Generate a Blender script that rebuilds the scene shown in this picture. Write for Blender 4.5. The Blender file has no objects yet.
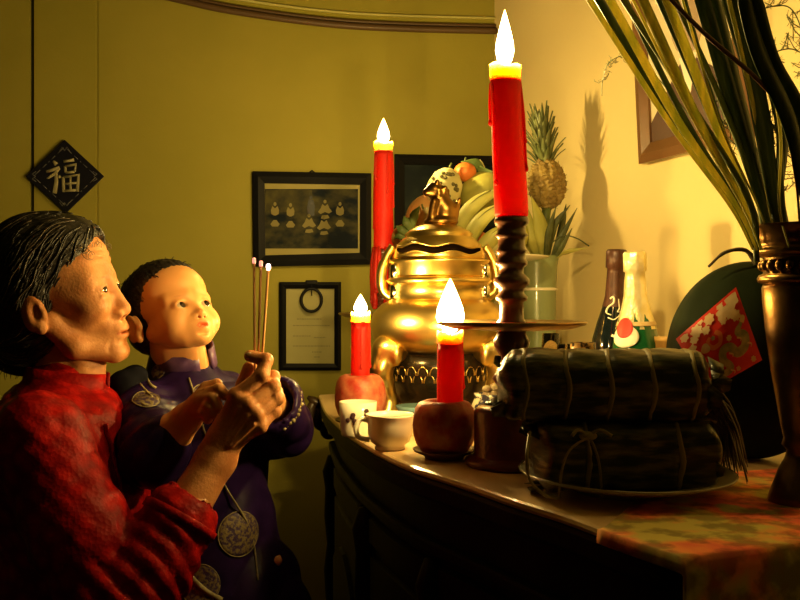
import bpy, bmesh, math, random
import numpy as np
from mathutils import Vector, Matrix
from mathutils.bvhtree import BVHTree
random.seed(7)
rng = np.random.default_rng(7)
PI = math.pi
sc = bpy.context.scene
C = sc.collection

# ------------------------------------------------------------------ camera, world, exposure
F = 860.0                       # focal length in pixels of the 800 px wide frame
CAMZ = 1.34
cam_d = bpy.data.cameras.new('camera'); cam_d.sensor_width = 36; cam_d.lens = 36*F/800
cam_d.clip_start = .02
cam = bpy.data.objects.new('camera', cam_d); C.objects.link(cam)
cam.location = (0, 0, CAMZ); cam.rotation_euler = (PI/2, 0, 0)
sc.camera = cam
w = bpy.data.worlds.new('world'); sc.world = w; w.use_nodes = True
w.node_tree.nodes['Background'].inputs[0].default_value = (.02, .02, .015, 1)
w.node_tree.nodes['Background'].inputs[1].default_value = .02
sc.view_settings.view_transform = 'Standard'; sc.view_settings.look = 'None'
sc.view_settings.gamma = 1; sc.view_settings.use_curve_mapping = False
sc.view_settings.exposure = 0.0
sc.cycles.use_denoising = True
sc.cycles.max_bounces = 8
sc.cycles.transparent_max_bounces = 16
FLAME_COL = (1.0, .68, .20)
CANDLE_W = 9.5

def P(px, py, Y):
    return Vector(((px-400)/F*Y, Y, CAMZ-(py-300)/F*Y))

# ------------------------------------------------------------------ materials
def M(name, col, rough=.5, metal=0., col2=None, scale=20., bump=0., bscale=None, sss=0., sssr=(.02, .006, .002),
      coat=0., trans=0., ior=1.45, tex='noise', stretch=(1, 1, 1), sheen=0., spec=.5, lo=.35, hi=.65, vcol=False, detail=4.):
    m = bpy.data.materials.new(name); m.use_nodes = True
    nt = m.node_tree; N = nt.nodes; L = nt.links
    b = N['Principled BSDF']
    b.inputs['Base Color'].default_value = (*col, 1)
    b.inputs['Roughness'].default_value = rough
    b.inputs['Metallic'].default_value = metal
    b.inputs['IOR'].default_value = ior
    b.inputs['Specular IOR Level'].default_value = spec
    b.inputs['Transmission Weight'].default_value = trans
    b.inputs['Coat Weight'].default_value = coat
    b.inputs['Sheen Weight'].default_value = sheen
    if sss:
        b.inputs['Subsurface Weight'].default_value = sss
        b.inputs['Subsurface Radius'].default_value = sssr
        b.inputs['Subsurface Scale'].default_value = 1.0
    tc = N.new('ShaderNodeTexCoord'); mp = N.new('ShaderNodeMapping')
    mp.inputs['Scale'].default_value = stretch
    L.new(tc.outputs['Object'], mp.inputs['Vector'])
    def T(kind, s):
        if kind == 'noise':
            t = N.new('ShaderNodeTexNoise'); t.inputs['Detail'].default_value = detail; o = t.outputs['Fac']
        elif kind == 'voronoi':
            t = N.new('ShaderNodeTexVoronoi'); o = t.outputs['Distance']
        elif kind == 'wave':
            t = N.new('ShaderNodeTexWave'); t.inputs['Distortion'].default_value = 4; o = t.outputs['Fac']
        t.inputs['Scale'].default_value = s
        L.new(mp.outputs['Vector'], t.inputs['Vector'])
        return o
    last = None
    if col2 is not None:
        o = T(tex, scale)
        r = N.new('ShaderNodeValToRGB')
        r.color_ramp.elements[0].position = lo; r.color_ramp.elements[1].position = hi
        r.color_ramp.elements[0].color = (*col, 1); r.color_ramp.elements[1].color = (*col2, 1)
        L.new(o, r.inputs['Fac']); last = r.outputs['Color']
    if vcol:
        a = N.new('ShaderNodeVertexColor'); a.layer_name = 'tint'
        if last is None:
            L.new(a.outputs['Color'], b.inputs['Base Color'])
        else:
            mx = N.new('ShaderNodeMix'); mx.data_type = 'RGBA'; mx.blend_type = 'MULTIPLY'
            mx.inputs['Factor'].default_value = 1
            L.new(last, mx.inputs['A']); L.new(a.outputs['Color'], mx.inputs['B'])
            last = mx.outputs['Result']
    if last is not None:
        L.new(last, b.inputs['Base Color'])
    if bump:
        bp = N.new('ShaderNodeBump'); bp.inputs['Strength'].default_value = min(1, bump)
        bp.inputs['Distance'].default_value = .002*max(1, bump)
        L.new(T(tex, bscale or scale), bp.inputs['Height']); L.new(bp.outputs['Normal'], b.inputs['Normal'])
    return m

def flame_mat(name, strength):
    """Burning gas: it only adds light, brighter where the flame is thick."""
    m = bpy.data.materials.new(name); m.use_nodes = True
    nt = m.node_tree; N = nt.nodes; L = nt.links
    N.remove(N['Principled BSDF'])
    tc = N.new('ShaderNodeTexCoord'); sp = N.new('ShaderNodeSeparateXYZ'); L.new(tc.outputs['Generated'], sp.inputs[0])
    r = N.new('ShaderNodeValToRGB'); L.new(sp.outputs['Z'], r.inputs['Fac'])
    e = r.color_ramp.elements
    e[0].position = 0; e[0].color = (.55, .3, .3, 1); e[1].position = 1; e[1].color = (1, .35, .05, 1)
    x = e.new(.18); x.color = (1, .8, .45, 1); x = e.new(.7); x.color = (1, .75, .3, 1)
    em = N.new('ShaderNodeEmission'); L.new(r.outputs['Color'], em.inputs['Color']); em.inputs['Strength'].default_value = strength
    lw = N.new('ShaderNodeLayerWeight'); lw.inputs['Blend'].default_value = .35
    mu = N.new('ShaderNodeMath'); mu.operation = 'SUBTRACT'; mu.inputs[0].default_value = 1.05
    L.new(lw.outputs['Facing'], mu.inputs[1])
    m2 = N.new('ShaderNodeMath'); m2.operation = 'MULTIPLY'; m2.inputs[1].default_value = strength
    L.new(mu.outputs[0], m2.inputs[0]); L.new(m2.outputs[0], em.inputs['Strength'])
    tr = N.new('ShaderNodeBsdfTransparent'); ad = N.new('ShaderNodeAddShader')
    L.new(em.outputs[0], ad.inputs[0]); L.new(tr.outputs[0], ad.inputs[1])
    L.new(ad.outputs[0], N['Material Output'].inputs['Surface'])
    return m

# ------------------------------------------------------------------ object helpers
def tag(o, label=None, cat=None, group=None, kind=None):
    if label: o['label'] = label
    if cat: o['category'] = cat
    if group: o['group'] = group
    if kind: o['kind'] = kind
    return o

def link(name, me, mat=None, parent=None, smooth=True):
    if mat is not None and not me.materials: me.materials.append(mat)
    if smooth is not None:
        me.polygons.foreach_set('use_smooth', [bool(smooth)]*len(me.polygons))
    o = bpy.data.objects.new(name, me); C.objects.link(o)
    if parent is not None:
        o.parent = parent; o.matrix_parent_inverse = Matrix.Translation(parent_loc(parent)).inverted()
    return o

def parent_loc(p):
    return Vector(p.location) if p.parent is None else Vector((0, 0, 0))

def thing(name, loc, label, cat, group=None):
    o = bpy.data.objects.new(name, None); C.objects.link(o)
    o.location = loc; o.empty_display_size = .05
    return tag(o, label, cat, group)

class MB:
    """collects verts/faces of ONE mesh, all in world coordinates"""
    def __init__(s): s.v = []; s.f = []; s.uv = None
    def add(s, vs, fs):
        n = len(s.v); s.v += [tuple(v) for v in vs]; s.f += [tuple(i+n for i in f) for f in fs]; return s
    def box(s, c, size, R=None):
        c = Vector(c); h = Vector(size)/2; R = R or Matrix.Identity(3)
        vs = [c+R@Vector((x*h.x, y*h.y, z*h.z)) for x in (-1, 1) for y in (-1, 1) for z in (-1, 1)]
        return s.add(vs, [(0,1,3,2),(4,6,7,5),(0,4,5,1),(2,3,7,6),(0,2,6,4),(1,5,7,3)])
    def tube(s, pts, r, n=8, cap=True, flat=1.):
        pts = [Vector(p) for p in pts]; k = len(pts)
        rs = r if isinstance(r, (list, tuple)) else [r]*k
        vs = []; up = None
        for i, p in enumerate(pts):
            t = (pts[min(i+1, k-1)]-pts[max(i-1, 0)])
            if t.length < 1e-9: t = Vector((0, 0, 1))
            t.normalize()
            if up is None: up = t.orthogonal()
            up = (up-t*up.dot(t))
            if up.length < 1e-6: up = t.orthogonal()
            up.normalize(); b = t.cross(up)
            for j in range(n):
                a = 2*PI*j/n; vs.append(p+(up*math.cos(a)+b*math.sin(a)*flat)*rs[i])
        fs = [(i*n+j, i*n+(j+1) % n, (i+1)*n+(j+1) % n, (i+1)*n+j) for i in range(k-1) for j in range(n)]
        if cap: fs += [tuple(range(n))[::-1], tuple((k-1)*n+j for j in range(n))]
        return s.add(vs, fs)
    def lathe(s, c, prof, n=32, axis=None, sq=(1, 1), wob=None, cap=True):
        """prof: list of (r, z) from bottom to top round the vertical through c; axis = matrix to tilt it"""
        c = Vector(c); vs = []; R = axis or Matrix.Identity(3)
        for k, (r, z) in enumerate(prof):
            for j in range(n):
                a = 2*PI*j/n; rr = r*(wob(a, z) if wob else 1)
                vs.append(c+R@Vector((rr*math.cos(a)*sq[0], rr*math.sin(a)*sq[1], z)))
        m = len(prof)
        fs = [(i*n+j, i*n+(j+1) % n, (i+1)*n+(j+1) % n, (i+1)*n+j) for i in range(m-1) for j in range(n)]
        if cap: fs += [tuple(range(n))[::-1], tuple((m-1)*n+j for j in range(n))]
        return s.add(vs, fs)
    def ball(s, c, r, R=None, n=16, m=10, fn=None):
        c = Vector(c); r = Vector(r if hasattr(r, '__len__') else (r, r, r)); R = R or Matrix.Identity(3)
        vs = []
        for i in range(m+1):
            th = PI*i/m
            for j in range(n):
                a = 2*PI*j/n
                d = Vector((math.sin(th)*math.cos(a), math.sin(th)*math.sin(a), -math.cos(th)))
                q = fn(d) if fn else 1
                vs.append(c+R@Vector((d.x*r.x*q, d.y*r.y*q, d.z*r.z*q)))
        fs = [(i*n+j, i*n+(j+1) % n, (i+1)*n+(j+1) % n, (i+1)*n+j) for i in range(m) for j in range(n)]
        return s.add(vs, fs)
    def ring(s, c, R0, r, n=32, m=8, R=None, a0=0, a1=2*PI, sq=1.):
        R = R or Matrix.Identity(3); c = Vector(c)
        full = abs(a1-a0-2*PI) < 1e-6
        pts = [c+R@Vector((R0*math.cos(a0+(a1-a0)*i/n), R0*math.sin(a0+(a1-a0)*i/n)*sq, 0)) for i in range(n+1)]
        return s.tube(pts, r, m, cap=not full)
    def prism(s, outline, z0, z1):
        n = len(outline)
        vs = [(x, y, z0) for x, y in outline]+[(x, y, z1) for x, y in outline]
        return s.add(vs, [tuple(range(n))[::-1], tuple(range(n, 2*n))]+[(i, (i+1) % n, n+(i+1) % n, n+i) for i in range(n)])
    def mesh(s, name):
        me = bpy.data.meshes.new(name); me.from_pydata(s.v, [], s.f); me.validate()
        bm = bmesh.new(); bm.from_mesh(me)
        bmesh.ops.remove_doubles(bm, verts=bm.verts, dist=1e-6)
        bmesh.ops.recalc_face_normals(bm, faces=bm.faces)
        bm.to_mesh(me); bm.free(); return me
    def build(s, name, mat, parent=None, smooth=True, bevel=0., sub=0, solid=0.):
        me = s.mesh(name); o = link(name, me, mat, parent, smooth)
        base = parent_loc(parent) if parent is not None else Vector((0, 0, 0))
        if parent is None:      # origin at the base of the thing
            co = np.array([v.co for v in me.vertices]); c = (co.min(0)+co.max(0))/2; c[2] = co[:, 2].min()
            for v in me.vertices: v.co -= Vector(c)
            o.location = c
        if solid:
            q = o.modifiers.new('solid', 'SOLIDIFY'); q.thickness = solid; q.offset = 0
        if bevel:
            q = o.modifiers.new('bevel', 'BEVEL'); q.width = bevel; q.segments = 2; q.limit_method = 'ANGLE'; q.angle_limit = .7
        if sub:
            q = o.modifiers.new('sub', 'SUBSURF'); q.levels = sub; q.render_levels = sub
        if smooth and not sub:
            q = o.modifiers.new('wn', 'WEIGHTED_NORMAL') if bevel else None
        return o

def smooth_angle(o, deg=40):
    me = o.data
    bm = bmesh.new(); bm.from_mesh(me)
    for e in bm.edges:
        if len(e.link_faces) == 2 and e.calc_face_angle(0) > math.radians(deg): e.smooth = False
    bm.to_mesh(me); bm.free()
    return o

def frame_R(x, z):
    z = Vector(z).normalized(); x = Vector(x); x = (x-z*x.dot(z)).normalized(); y = z.cross(x)
    return Matrix((x, y, z)).transposed()

def bez(pts, n=16):
    """Catmull-Rom through the points"""
    pts = [Vector(p) for p in pts]; q = [2*pts[0]-pts[1]]+pts+[2*pts[-1]-pts[-2]]
    out = []
    for i in range(1, len(q)-2):
        for k in range(n):
            t = k/n; a, b, c, d = q[i-1:i+3]
            out.append(.5*((2*b)+(c-a)*t+(2*a-5*b+4*c-d)*t*t+(3*b-a-3*c+d)*t**3))
    return out+[pts[-1]]

def lobj(pts, n=8):
    return bez(pts, n)

# ------------------------------------------------------------------ implicit surfaces (bodies, heads, hands, figures)
class SDF:
    def __init__(s): s.p = []
    def _a(s, fn, lo, hi, op, k): s.p.append((fn, np.array(lo, float), np.array(hi, float), op, k)); return s
    def ell(s, c, r, k=.01, op='u', R=None):
        c = np.array(c, float); r = np.array(r, float); Rm = np.array(R) if R is not None else None
        def fn(q):
            d = q-c
            if Rm is not None: d = d@Rm
            a = np.sqrt(((d/r)**2).sum(-1)); b = np.sqrt(((d/r**2)**2).sum(-1))+1e-12
            return a*(a-1)/b
        m = r.max() if Rm is not None else r
        return s._a(fn, c-m, c+m, op, k)
    def cap(s, a, b, ra, rb=None, k=.01, op='u', flat=None):
        rb = ra if rb is None else rb
        a = np.array(a, float); b = np.array(b, float); ab = b-a; L2 = (ab**2).sum()+1e-12
        def fn(q):
            t = np.clip(((q-a)@ab)/L2, 0, 1)
            d = q-a-t[..., None]*ab
            if flat is not None:
                fd = d@flat[0]; d = d+np.multiply.outer(fd*(flat[1]-1), flat[0])
            return np.sqrt((d**2).sum(-1))-(ra+(rb-ra)*t)
        m = max(ra, rb)
        return s._a(fn, np.minimum(a, b)-m, np.maximum(a, b)+m, op, k)
    def chain(s, pts, rs, k=.01, op='u', flat=None):
        for i in range(len(pts)-1): s.cap(pts[i], pts[i+1], rs[i], rs[i+1], k, op, flat)
        return s
    def mesh(s, h, sym=False, lo=None, hi=None, pad=None):
        us = [p for p in s.p if p[3] == 'u']
        L = np.min([p[1] for p in us], 0); H = np.max([p[2] for p in us], 0)
        if sym: m = max(abs(L[1]), abs(H[1])); L[1] = -m; H[1] = m
        L = L-3*h; H = H+3*h
        if lo is not None: L = np.maximum(L, lo)
        if hi is not None: H = np.minimum(H, hi)
        n = np.ceil((H-L)/h).astype(int)+1
        ax = [L[i]+h*np.arange(n[i]) for i in range(3)]
        Fv = np.full(n, 1e3)
        for fn, a, b, op, k in s.p:
            e = k+3*h; a = a-e; b = b+e
            if sym:
                a = a.copy(); b = b.copy(); m = max(abs(a[1]), abs(b[1])); a[1] = -m; b[1] = m
            i0 = [int(np.searchsorted(ax[i], a[i])) for i in range(3)]; i1 = [int(np.searchsorted(ax[i], b[i])) for i in range(3)]
            if min(i1[i]-i0[i] for i in range(3)) <= 0: continue
            sl = tuple(slice(i0[i], i1[i]) for i in range(3))
            g = np.stack(np.meshgrid(*[ax[i][sl[i]] for i in range(3)], indexing='ij'), -1)
            if sym: g = g.copy(); g[..., 1] = np.abs(g[..., 1])
            d = fn(g); A = Fv[sl]
            if op == 'u':
                hh = np.maximum(k-np.abs(A-d), 0)/k; Fv[sl] = np.minimum(A, d)-hh*hh*k/4
            else:
                d = -d; hh = np.maximum(k-np.abs(A-d), 0)/k; Fv[sl] = np.maximum(A, d)+hh*hh*k/4
        Fv = np.clip(Fv, -1e3, 1e3)
        # outer shell positive so that the surface closes
        for i in range(3):
            for e in (0, -1):
                idx = [slice(None)]*3; idx[i] = e; Fv[tuple(idx)] = np.maximum(Fv[tuple(idx)], h*.2)
        return nets(Fv, L, h)

def nets(Fv, L, h):
    S = Fv < 0
    c = np.zeros(tuple(np.array(Fv.shape)-1), np.int8)
    offs = [(x, y, z) for x in (0, 1) for y in (0, 1) for z in (0, 1)]
    nx, ny, nz = c.shape
    for o in offs: c += S[o[0]:o[0]+nx, o[1]:o[1]+ny, o[2]:o[2]+nz]
    act = np.argwhere((c > 0) & (c < 8))
    idx = np.full(c.shape, -1, np.int64); idx[tuple(act.T)] = np.arange(len(act))
    val = {o: Fv[act[:, 0]+o[0], act[:, 1]+o[1], act[:, 2]+o[2]] for o in offs}
    acc = np.zeros((len(act), 3)); cnt = np.zeros(len(act))
    for i, a in enumerate(offs):
        for b in offs[i+1:]:
            if sum(abs(a[k]-b[k]) for k in range(3)) != 1: continue
            va, vb = val[a], val[b]; m = (va < 0) != (vb < 0)
            t = np.where(m, va/np.where(m, va-vb, 1), 0)
            pa = np.array(a, float); pb = np.array(b, float)
            acc += np.where(m[:, None], pa+t[:, None]*(pb-pa), 0); cnt += m
    V = L+h*(act+acc/np.maximum(cnt, 1)[:, None])
    Q = []
    for ax in range(3):
        u, v = [(1, 2), (2, 0), (0, 1)][ax]
        sl0 = [slice(None)]*3; sl1 = [slice(None)]*3; sl0[ax] = slice(0, -1); sl1[ax] = slice(1, None)
        A = S[tuple(sl0)]; B = S[tuple(sl1)]
        e = np.argwhere(A != B)
        e = e[(e[:, u] > 0) & (e[:, v] > 0) & (e[:, u] < Fv.shape[u]-1) & (e[:, v] < Fv.shape[v]-1)]
        inside = A[tuple(e.T)]
        def g(du, dv):
            q = e.copy(); q[:, u] -= du; q[:, v] -= dv; return idx[tuple(q.T)]
        q = np.stack([g(1, 1), g(0, 1), g(0, 0), g(1, 0)], 1)
        q[~inside] = q[~inside][:, ::-1]
        Q.append(q)
    return V, np.concatenate(Q)

def np_mesh(name, V, Q):
    me = bpy.data.meshes.new(name)
    V = np.asarray(V, np.float64); Q = np.asarray(Q)
    me.vertices.add(len(V)); me.vertices.foreach_set('co', V.astype(np.float32).ravel())
    me.loops.add(len(Q)*4); me.polygons.add(len(Q))
    me.loops.foreach_set('vertex_index', Q.astype(np.int32).ravel())
    me.polygons.foreach_set('loop_start', np.arange(0, len(Q)*4, 4, dtype=np.int32))
    me.update(calc_edges=True); me.validate()
    return me

def vnormals(V, Q):
    n = np.cross(V[Q[:, 2]]-V[Q[:, 0]], V[Q[:, 3]]-V[Q[:, 1]])
    N = np.zeros_like(V)
    for i in range(4): np.add.at(N, Q[:, i], n)
    return N/(np.linalg.norm(N, axis=1)[:, None]+1e-12)

def relax(V, Q, it=1, f=.5):
    for _ in range(it):
        S = np.zeros_like(V); c = np.zeros(len(V))
        for a, b in ((0, 1), (1, 2), (2, 3), (3, 0)):
            np.add.at(S, Q[:, a], V[Q[:, b]]); np.add.at(c, Q[:, a], 1)
            np.add.at(S, Q[:, b], V[Q[:, a]]); np.add.at(c, Q[:, b], 1)
        V = V+f*(S/np.maximum(c, 1)[:, None]-V)
    return V

def join_parts(parts):
    Vs = []; Qs = []; n = 0
    for V, Q in parts: Vs.append(V); Qs.append(Q+n); n += len(V)
    return np.concatenate(Vs), np.concatenate(Qs)

def tint(me, cols):
    a = me.color_attributes.new('tint', 'FLOAT_COLOR', 'POINT')
    c = np.ones((len(cols), 4), np.float32); c[:, :3] = cols
    a.data.foreach_set('color', c.ravel())

def bvh_of(o):
    me = o.data
    return BVHTree.FromPolygons([v.co+Vector(o.location if o.parent is None else (0, 0, 0)) for v in me.vertices], [tuple(p.vertices) for p in me.polygons])

def project(bvh, q, d, lift=.001):
    h = bvh.ray_cast(q, d)
    if h[0] is None: return None
    return h[0]-d.normalized()*lift

# ------------------------------------------------------------------ materials used
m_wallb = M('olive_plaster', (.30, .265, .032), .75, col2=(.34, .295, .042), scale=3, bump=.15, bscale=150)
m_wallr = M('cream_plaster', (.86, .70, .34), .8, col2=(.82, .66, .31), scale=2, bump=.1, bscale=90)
m_ceil = M('ceiling_paint', (.12, .11, .04), .8)
m_wallf = M('dark_green_paint', (.05, .055, .02), .8)
m_floor = M('floor_tile', (.07, .04, .02), .5, col2=(.1, .05, .03), scale=5)
m_dark = M('dark_wood', (.004, .004, .0035), .5, col2=(.009, .007, .005), scale=9, stretch=(1, 1, .1), bump=.2, spec=.15)
m_top = M('table_wood', (.66, .42, .18), .34, col2=(.76, .54, .26), scale=14, stretch=(1, .15, 1), coat=.3)
m_black = M('black_frame', (.006, .006, .008), .45, spec=.2)
m_brass = M('brass', (.85, .62, .20), .30, 1, col2=(.70, .47, .13), scale=11, bump=.1, bscale=30)
m_bronze = M('dark_bronze', (.32, .17, .045), .32, 1, col2=(.10, .05, .015), scale=14, bump=.3, bscale=60)
m_chrome = M('bright_metal', (.75, .7, .55), .12, 1)
m_wax = M('red_wax', (.90, .03, .012), .5, sss=.8, sssr=(.03, .004, .002), bump=.2, bscale=40)
m_waxglow = M('melted_wax_glow', (.95, .50, .22), .4, sss=.7, sssr=(.03, .02, .008))  # melted top; the flame's glow in the wax is put into this paler colour
m_flame = flame_mat('flame', 34)
m_wick = M('wick', (.02, .01, .01), .9)
m_apple = M('apple_skin', (.42, .03, .014), .55, col2=(.55, .20, .09), scale=48, bump=.8, bscale=60, detail=8)
m_porc = M('porcelain', (.85, .80, .62), .18, coat=.5)
m_paint = M('cup_flower', (.05, .02, .02), .4)
m_bluew = M('blue_glaze', (.20, .38, .42), .25)
m_gold = M('gold_foil', (.85, .72, .33), .34, .55, col2=(.95, .85, .55), scale=60, bump=.8, bscale=90)
m_foilb = M('brown_foil', (.05, .018, .012), .4, .2, col2=(.08, .03, .018), scale=60, bump=.4)
m_glassd = M('dark_glass', (.006, .01, .012), .08, coat=.5)
m_glassg = M('green_glass', (.01, .10, .03), .08, coat=.5)
m_white = M('white_print', (.85, .8, .65), .5)
m_redp = M('red_print', (.65, .03, .015), .4)
m_leafd = M('banana_leaf_wrap', (.024, .027, .010), .32, col2=(.24, .19, .06), scale=26, stretch=(1, 1, 5), bump=.6, bscale=40, lo=.45, hi=.75)
m_string = M('bamboo_string', (.34, .27, .10), .45)
m_glad = M('gladiolus_leaf', (.02, .05, .014), .40, col2=(.07, .10, .025), scale=4, stretch=(30, 30, 1), bump=.3)
m_glad_lit = M('gladiolus_leaf_lit', (.66, .56, .15), .42, col2=(.42, .42, .10), scale=4, stretch=(30, 30, 1))  # lit copy of the leaf: candlelight painted in as pale yellow
m_stem = M('green_stem', (.10, .13, .03), .5)
m_melon = M('melon_rind', (.005, .008, .003), .6, spec=.03, col2=(.014, .020, .008), scale=7, stretch=(1, 1, .3))
m_clothg = M('cloth', (.5, .1, .04), .8, col2=(.30, .28, .06), scale=16, lo=.42, hi=.55, bump=.3, bscale=300)
m_skin_g = M('skin_old', (.42, .155, .048), .5, spec=.35, sss=.12, sssr=(.01, .003, .001), col2=(.60, .27, .10), scale=28, bump=.35, bscale=260, vcol=True)
m_skin_b = M('skin_child', (.62, .29, .095), .45, spec=.35, sss=.15, sssr=(.01, .003, .001), col2=(.68, .33, .12), scale=10, vcol=True)
m_eye = M('eye_white', (.55, .45, .32), .2)
m_iris = M('iris', (.012, .006, .004), .08, coat=.6)
m_hair_g = M('grey_black_hair', (.010, .009, .008), .42, col2=(.035, .030, .026), scale=30, stretch=(1, 4, 4), bump=.8, bscale=60)
m_hairw = M('grey_hair', (.16, .12, .08), .4)
m_hair_b = M('black_hair', (.008, .007, .007), .5, col2=(.02, .014, .012), scale=80, bump=.6, bscale=120)
m_red = M('red_satin', (.36, .006, .003), .5, col2=(.16, .002, .002), scale=45, tex='voronoi', bump=.3, bscale=180, spec=.08, lo=.1, hi=.7)
m_purp = M('purple_satin', (.008, .003, .026), .34, col2=(.020, .007, .05), scale=20, bump=.3, bscale=50, spec=.18)
m_purpl = M('purple_collar', (.05, .02, .09), .4, col2=(.12, .06, .15), scale=40)
m_roundel = M('gold_embroidery', (.03, .012, .06), .5, col2=(.15, .11, .045), scale=200, lo=.42, hi=.56, bump=.5)
m_thread = M('cream_thread', (.30, .25, .12), .6, col2=(.14, .11, .05), scale=90)
m_trous = M('black_trousers', (.01, .01, .012), .6)
m_joss = M('incense_stick', (.42, .20, .06), .8)
m_glow = bpy.data.materials.new('ember'); m_glow.use_nodes = True
_b = m_glow.node_tree.nodes['Principled BSDF']; _b.inputs['Base Color'].default_value = (.8, .3, .2, 1)
_b.inputs['Emission Color'].default_value = (1, .35, .25, 1); _b.inputs['Emission Strength'].default_value = 1.2
m_glow2 = m_glow.copy(); m_glow2.node_tree.nodes['Principled BSDF'].inputs['Emission Strength'].default_value = 6
m_glow2.node_tree.nodes['Principled BSDF'].inputs['Emission Color'].default_value = (1, .62, .5, 1)

def translucent(m, fac, gain=1.):
    nt = m.node_tree; N = nt.nodes; L = nt.links; b = N['Principled BSDF']; tr = N.new('ShaderNodeBsdfTranslucent')
    src = b.inputs['Base Color']
    if src.is_linked: L.new(src.links[0].from_socket, tr.inputs['Color'])
    else: tr.inputs['Color'].default_value = src.default_value
    mx = N.new('ShaderNodeMixShader'); mx.inputs[0].default_value = fac
    L.new(b.outputs[0], mx.inputs[1]); L.new(tr.outputs[0], mx.inputs[2]); L.new(mx.outputs[0], N['Material Output'].inputs['Surface'])
translucent(m_glad, .15); translucent(m_glad_lit, .5); translucent(m_wax, .45)
# ------------------------------------------------------------------ room
BWc, BWu, BWn = Vector((.288, 2.61, 0)), Vector((.9945, .105, 0)), Vector((.105, -.9945, 0))     # back wall: point, direction, into room
RWc, RWu = Vector((.88, .97, 0)), Vector((.34, -.94, 0)).normalized()
RWn = Vector((-RWu.y, RWu.x, 0)); RWn = RWn if RWn.x < 0 else -RWn
def on_plane(px, py, c, n, off=0.):
    d = Vector(((px-400)/F, 1, -(py-300)/F)); o = Vector((0, 0, CAMZ))
    t = ((c+n*off)-Vector((0, 0, 0))).to_2d().dot(n.to_2d())/d.to_2d().dot(n.to_2d())
    return o+d*t
def BW(px, py, off=0.): return on_plane(px, py, BWc, BWn, off)
def RW(px, py, off=0.): return on_plane(px, py, RWc, RWn, off)
def wall_slab(name, a, b, z0, z1, n, mat, th=.1):
    a = Vector(a); b = Vector(b); n = Vector(n)
    vs = []
    for p in (a, b, b-n*th, a-n*th): vs += [(p.x, p.y, z0), (p.x, p.y, z1)]
    mb = MB().add(vs, [(0,1,3,2),(2,3,5,4),(4,5,7,6),(6,7,1,0),(1,7,5,3),(0,2,4,6)])
    return tag(mb.build(name, mat, smooth=False), kind='structure')
corner = BWc.copy()
# right wall direction hits the back wall: solve
t_ = ((BWc-RWc).dot(BWn))/(RWu.dot(BWn)); corner = RWc+RWu*t_
rear_r = RWc+RWu*1.6
left_b = BWc-BWu*2.3
H = 2.75
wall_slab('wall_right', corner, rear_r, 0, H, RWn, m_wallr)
# back wall: three plaster panels with a groove between them, the first groove dark and open
g1, g2 = BW(32, 300), BW(97, 300)
s1 = (g1-BWc).dot(BWu); s2 = (g2-BWc).dot(BWu)
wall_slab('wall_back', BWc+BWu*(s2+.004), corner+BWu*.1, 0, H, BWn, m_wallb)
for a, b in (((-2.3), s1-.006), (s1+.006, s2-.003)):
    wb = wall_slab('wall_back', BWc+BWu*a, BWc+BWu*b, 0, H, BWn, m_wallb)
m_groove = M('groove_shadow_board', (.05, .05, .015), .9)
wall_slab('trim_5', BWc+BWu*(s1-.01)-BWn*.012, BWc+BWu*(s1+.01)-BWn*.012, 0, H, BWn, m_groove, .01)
wall_slab('trim_6', BWc+BWu*(s2-.01)-BWn*.003, BWc+BWu*(s2+.01)-BWn*.003, 0, H, BWn, m_wallb, .01)
fl_r = Vector((1.5, -1.3, 0)); fl_l = Vector((-2.2, -1.3, 0))
wall_slab('wall_left', fl_l, left_b, 0, H, Vector((1, 0, 0)), m_wallf)
wall_slab('wall_front', Vector((2.2, -1.3, 0)), fl_l, 0, H, Vector((0, 1, 0)), m_wallf)
wall_slab('wall_side', rear_r, Vector((1.6, -1.3, 0)), 0, H, RWn, m_wallr)
tag(MB().box((-.2, .8, -.05), (5.4, 5.4, .1)).build('floor', m_floor, smooth=False), kind='structure')
tag(MB().box((-.2, .8, H+.05), (5.4, 5.4, .1)).build('ceiling', m_ceil, smooth=False), kind='structure')
# bowed cornice high on the back wall
m_trim = M('brown_trim', (.10, .055, .025), .5)
cp = [(60, -32), (120, -14), (180, 0), (215, 8), (250, 14), (300, 21), (350, 26), (400, 28.5), (450, 30), (497, 31)]
mb = MB()
mb.tube(bez([BW(x, y, .012) for x, y in cp], 6), .010, 8)
mb.tube(bez([BW(x, y-5, .006) for x, y in cp], 6), .006, 6)
tag(mb.build('trim_1', m_trim), kind='structure')
mb = MB().tube(bez([BW(x, y-13, .004) for x, y in cp], 6), .004, 6)
tag(mb.build('trim_2', M('pale_trim', (.5, .47, .16), .7)), kind='structure')

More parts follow.
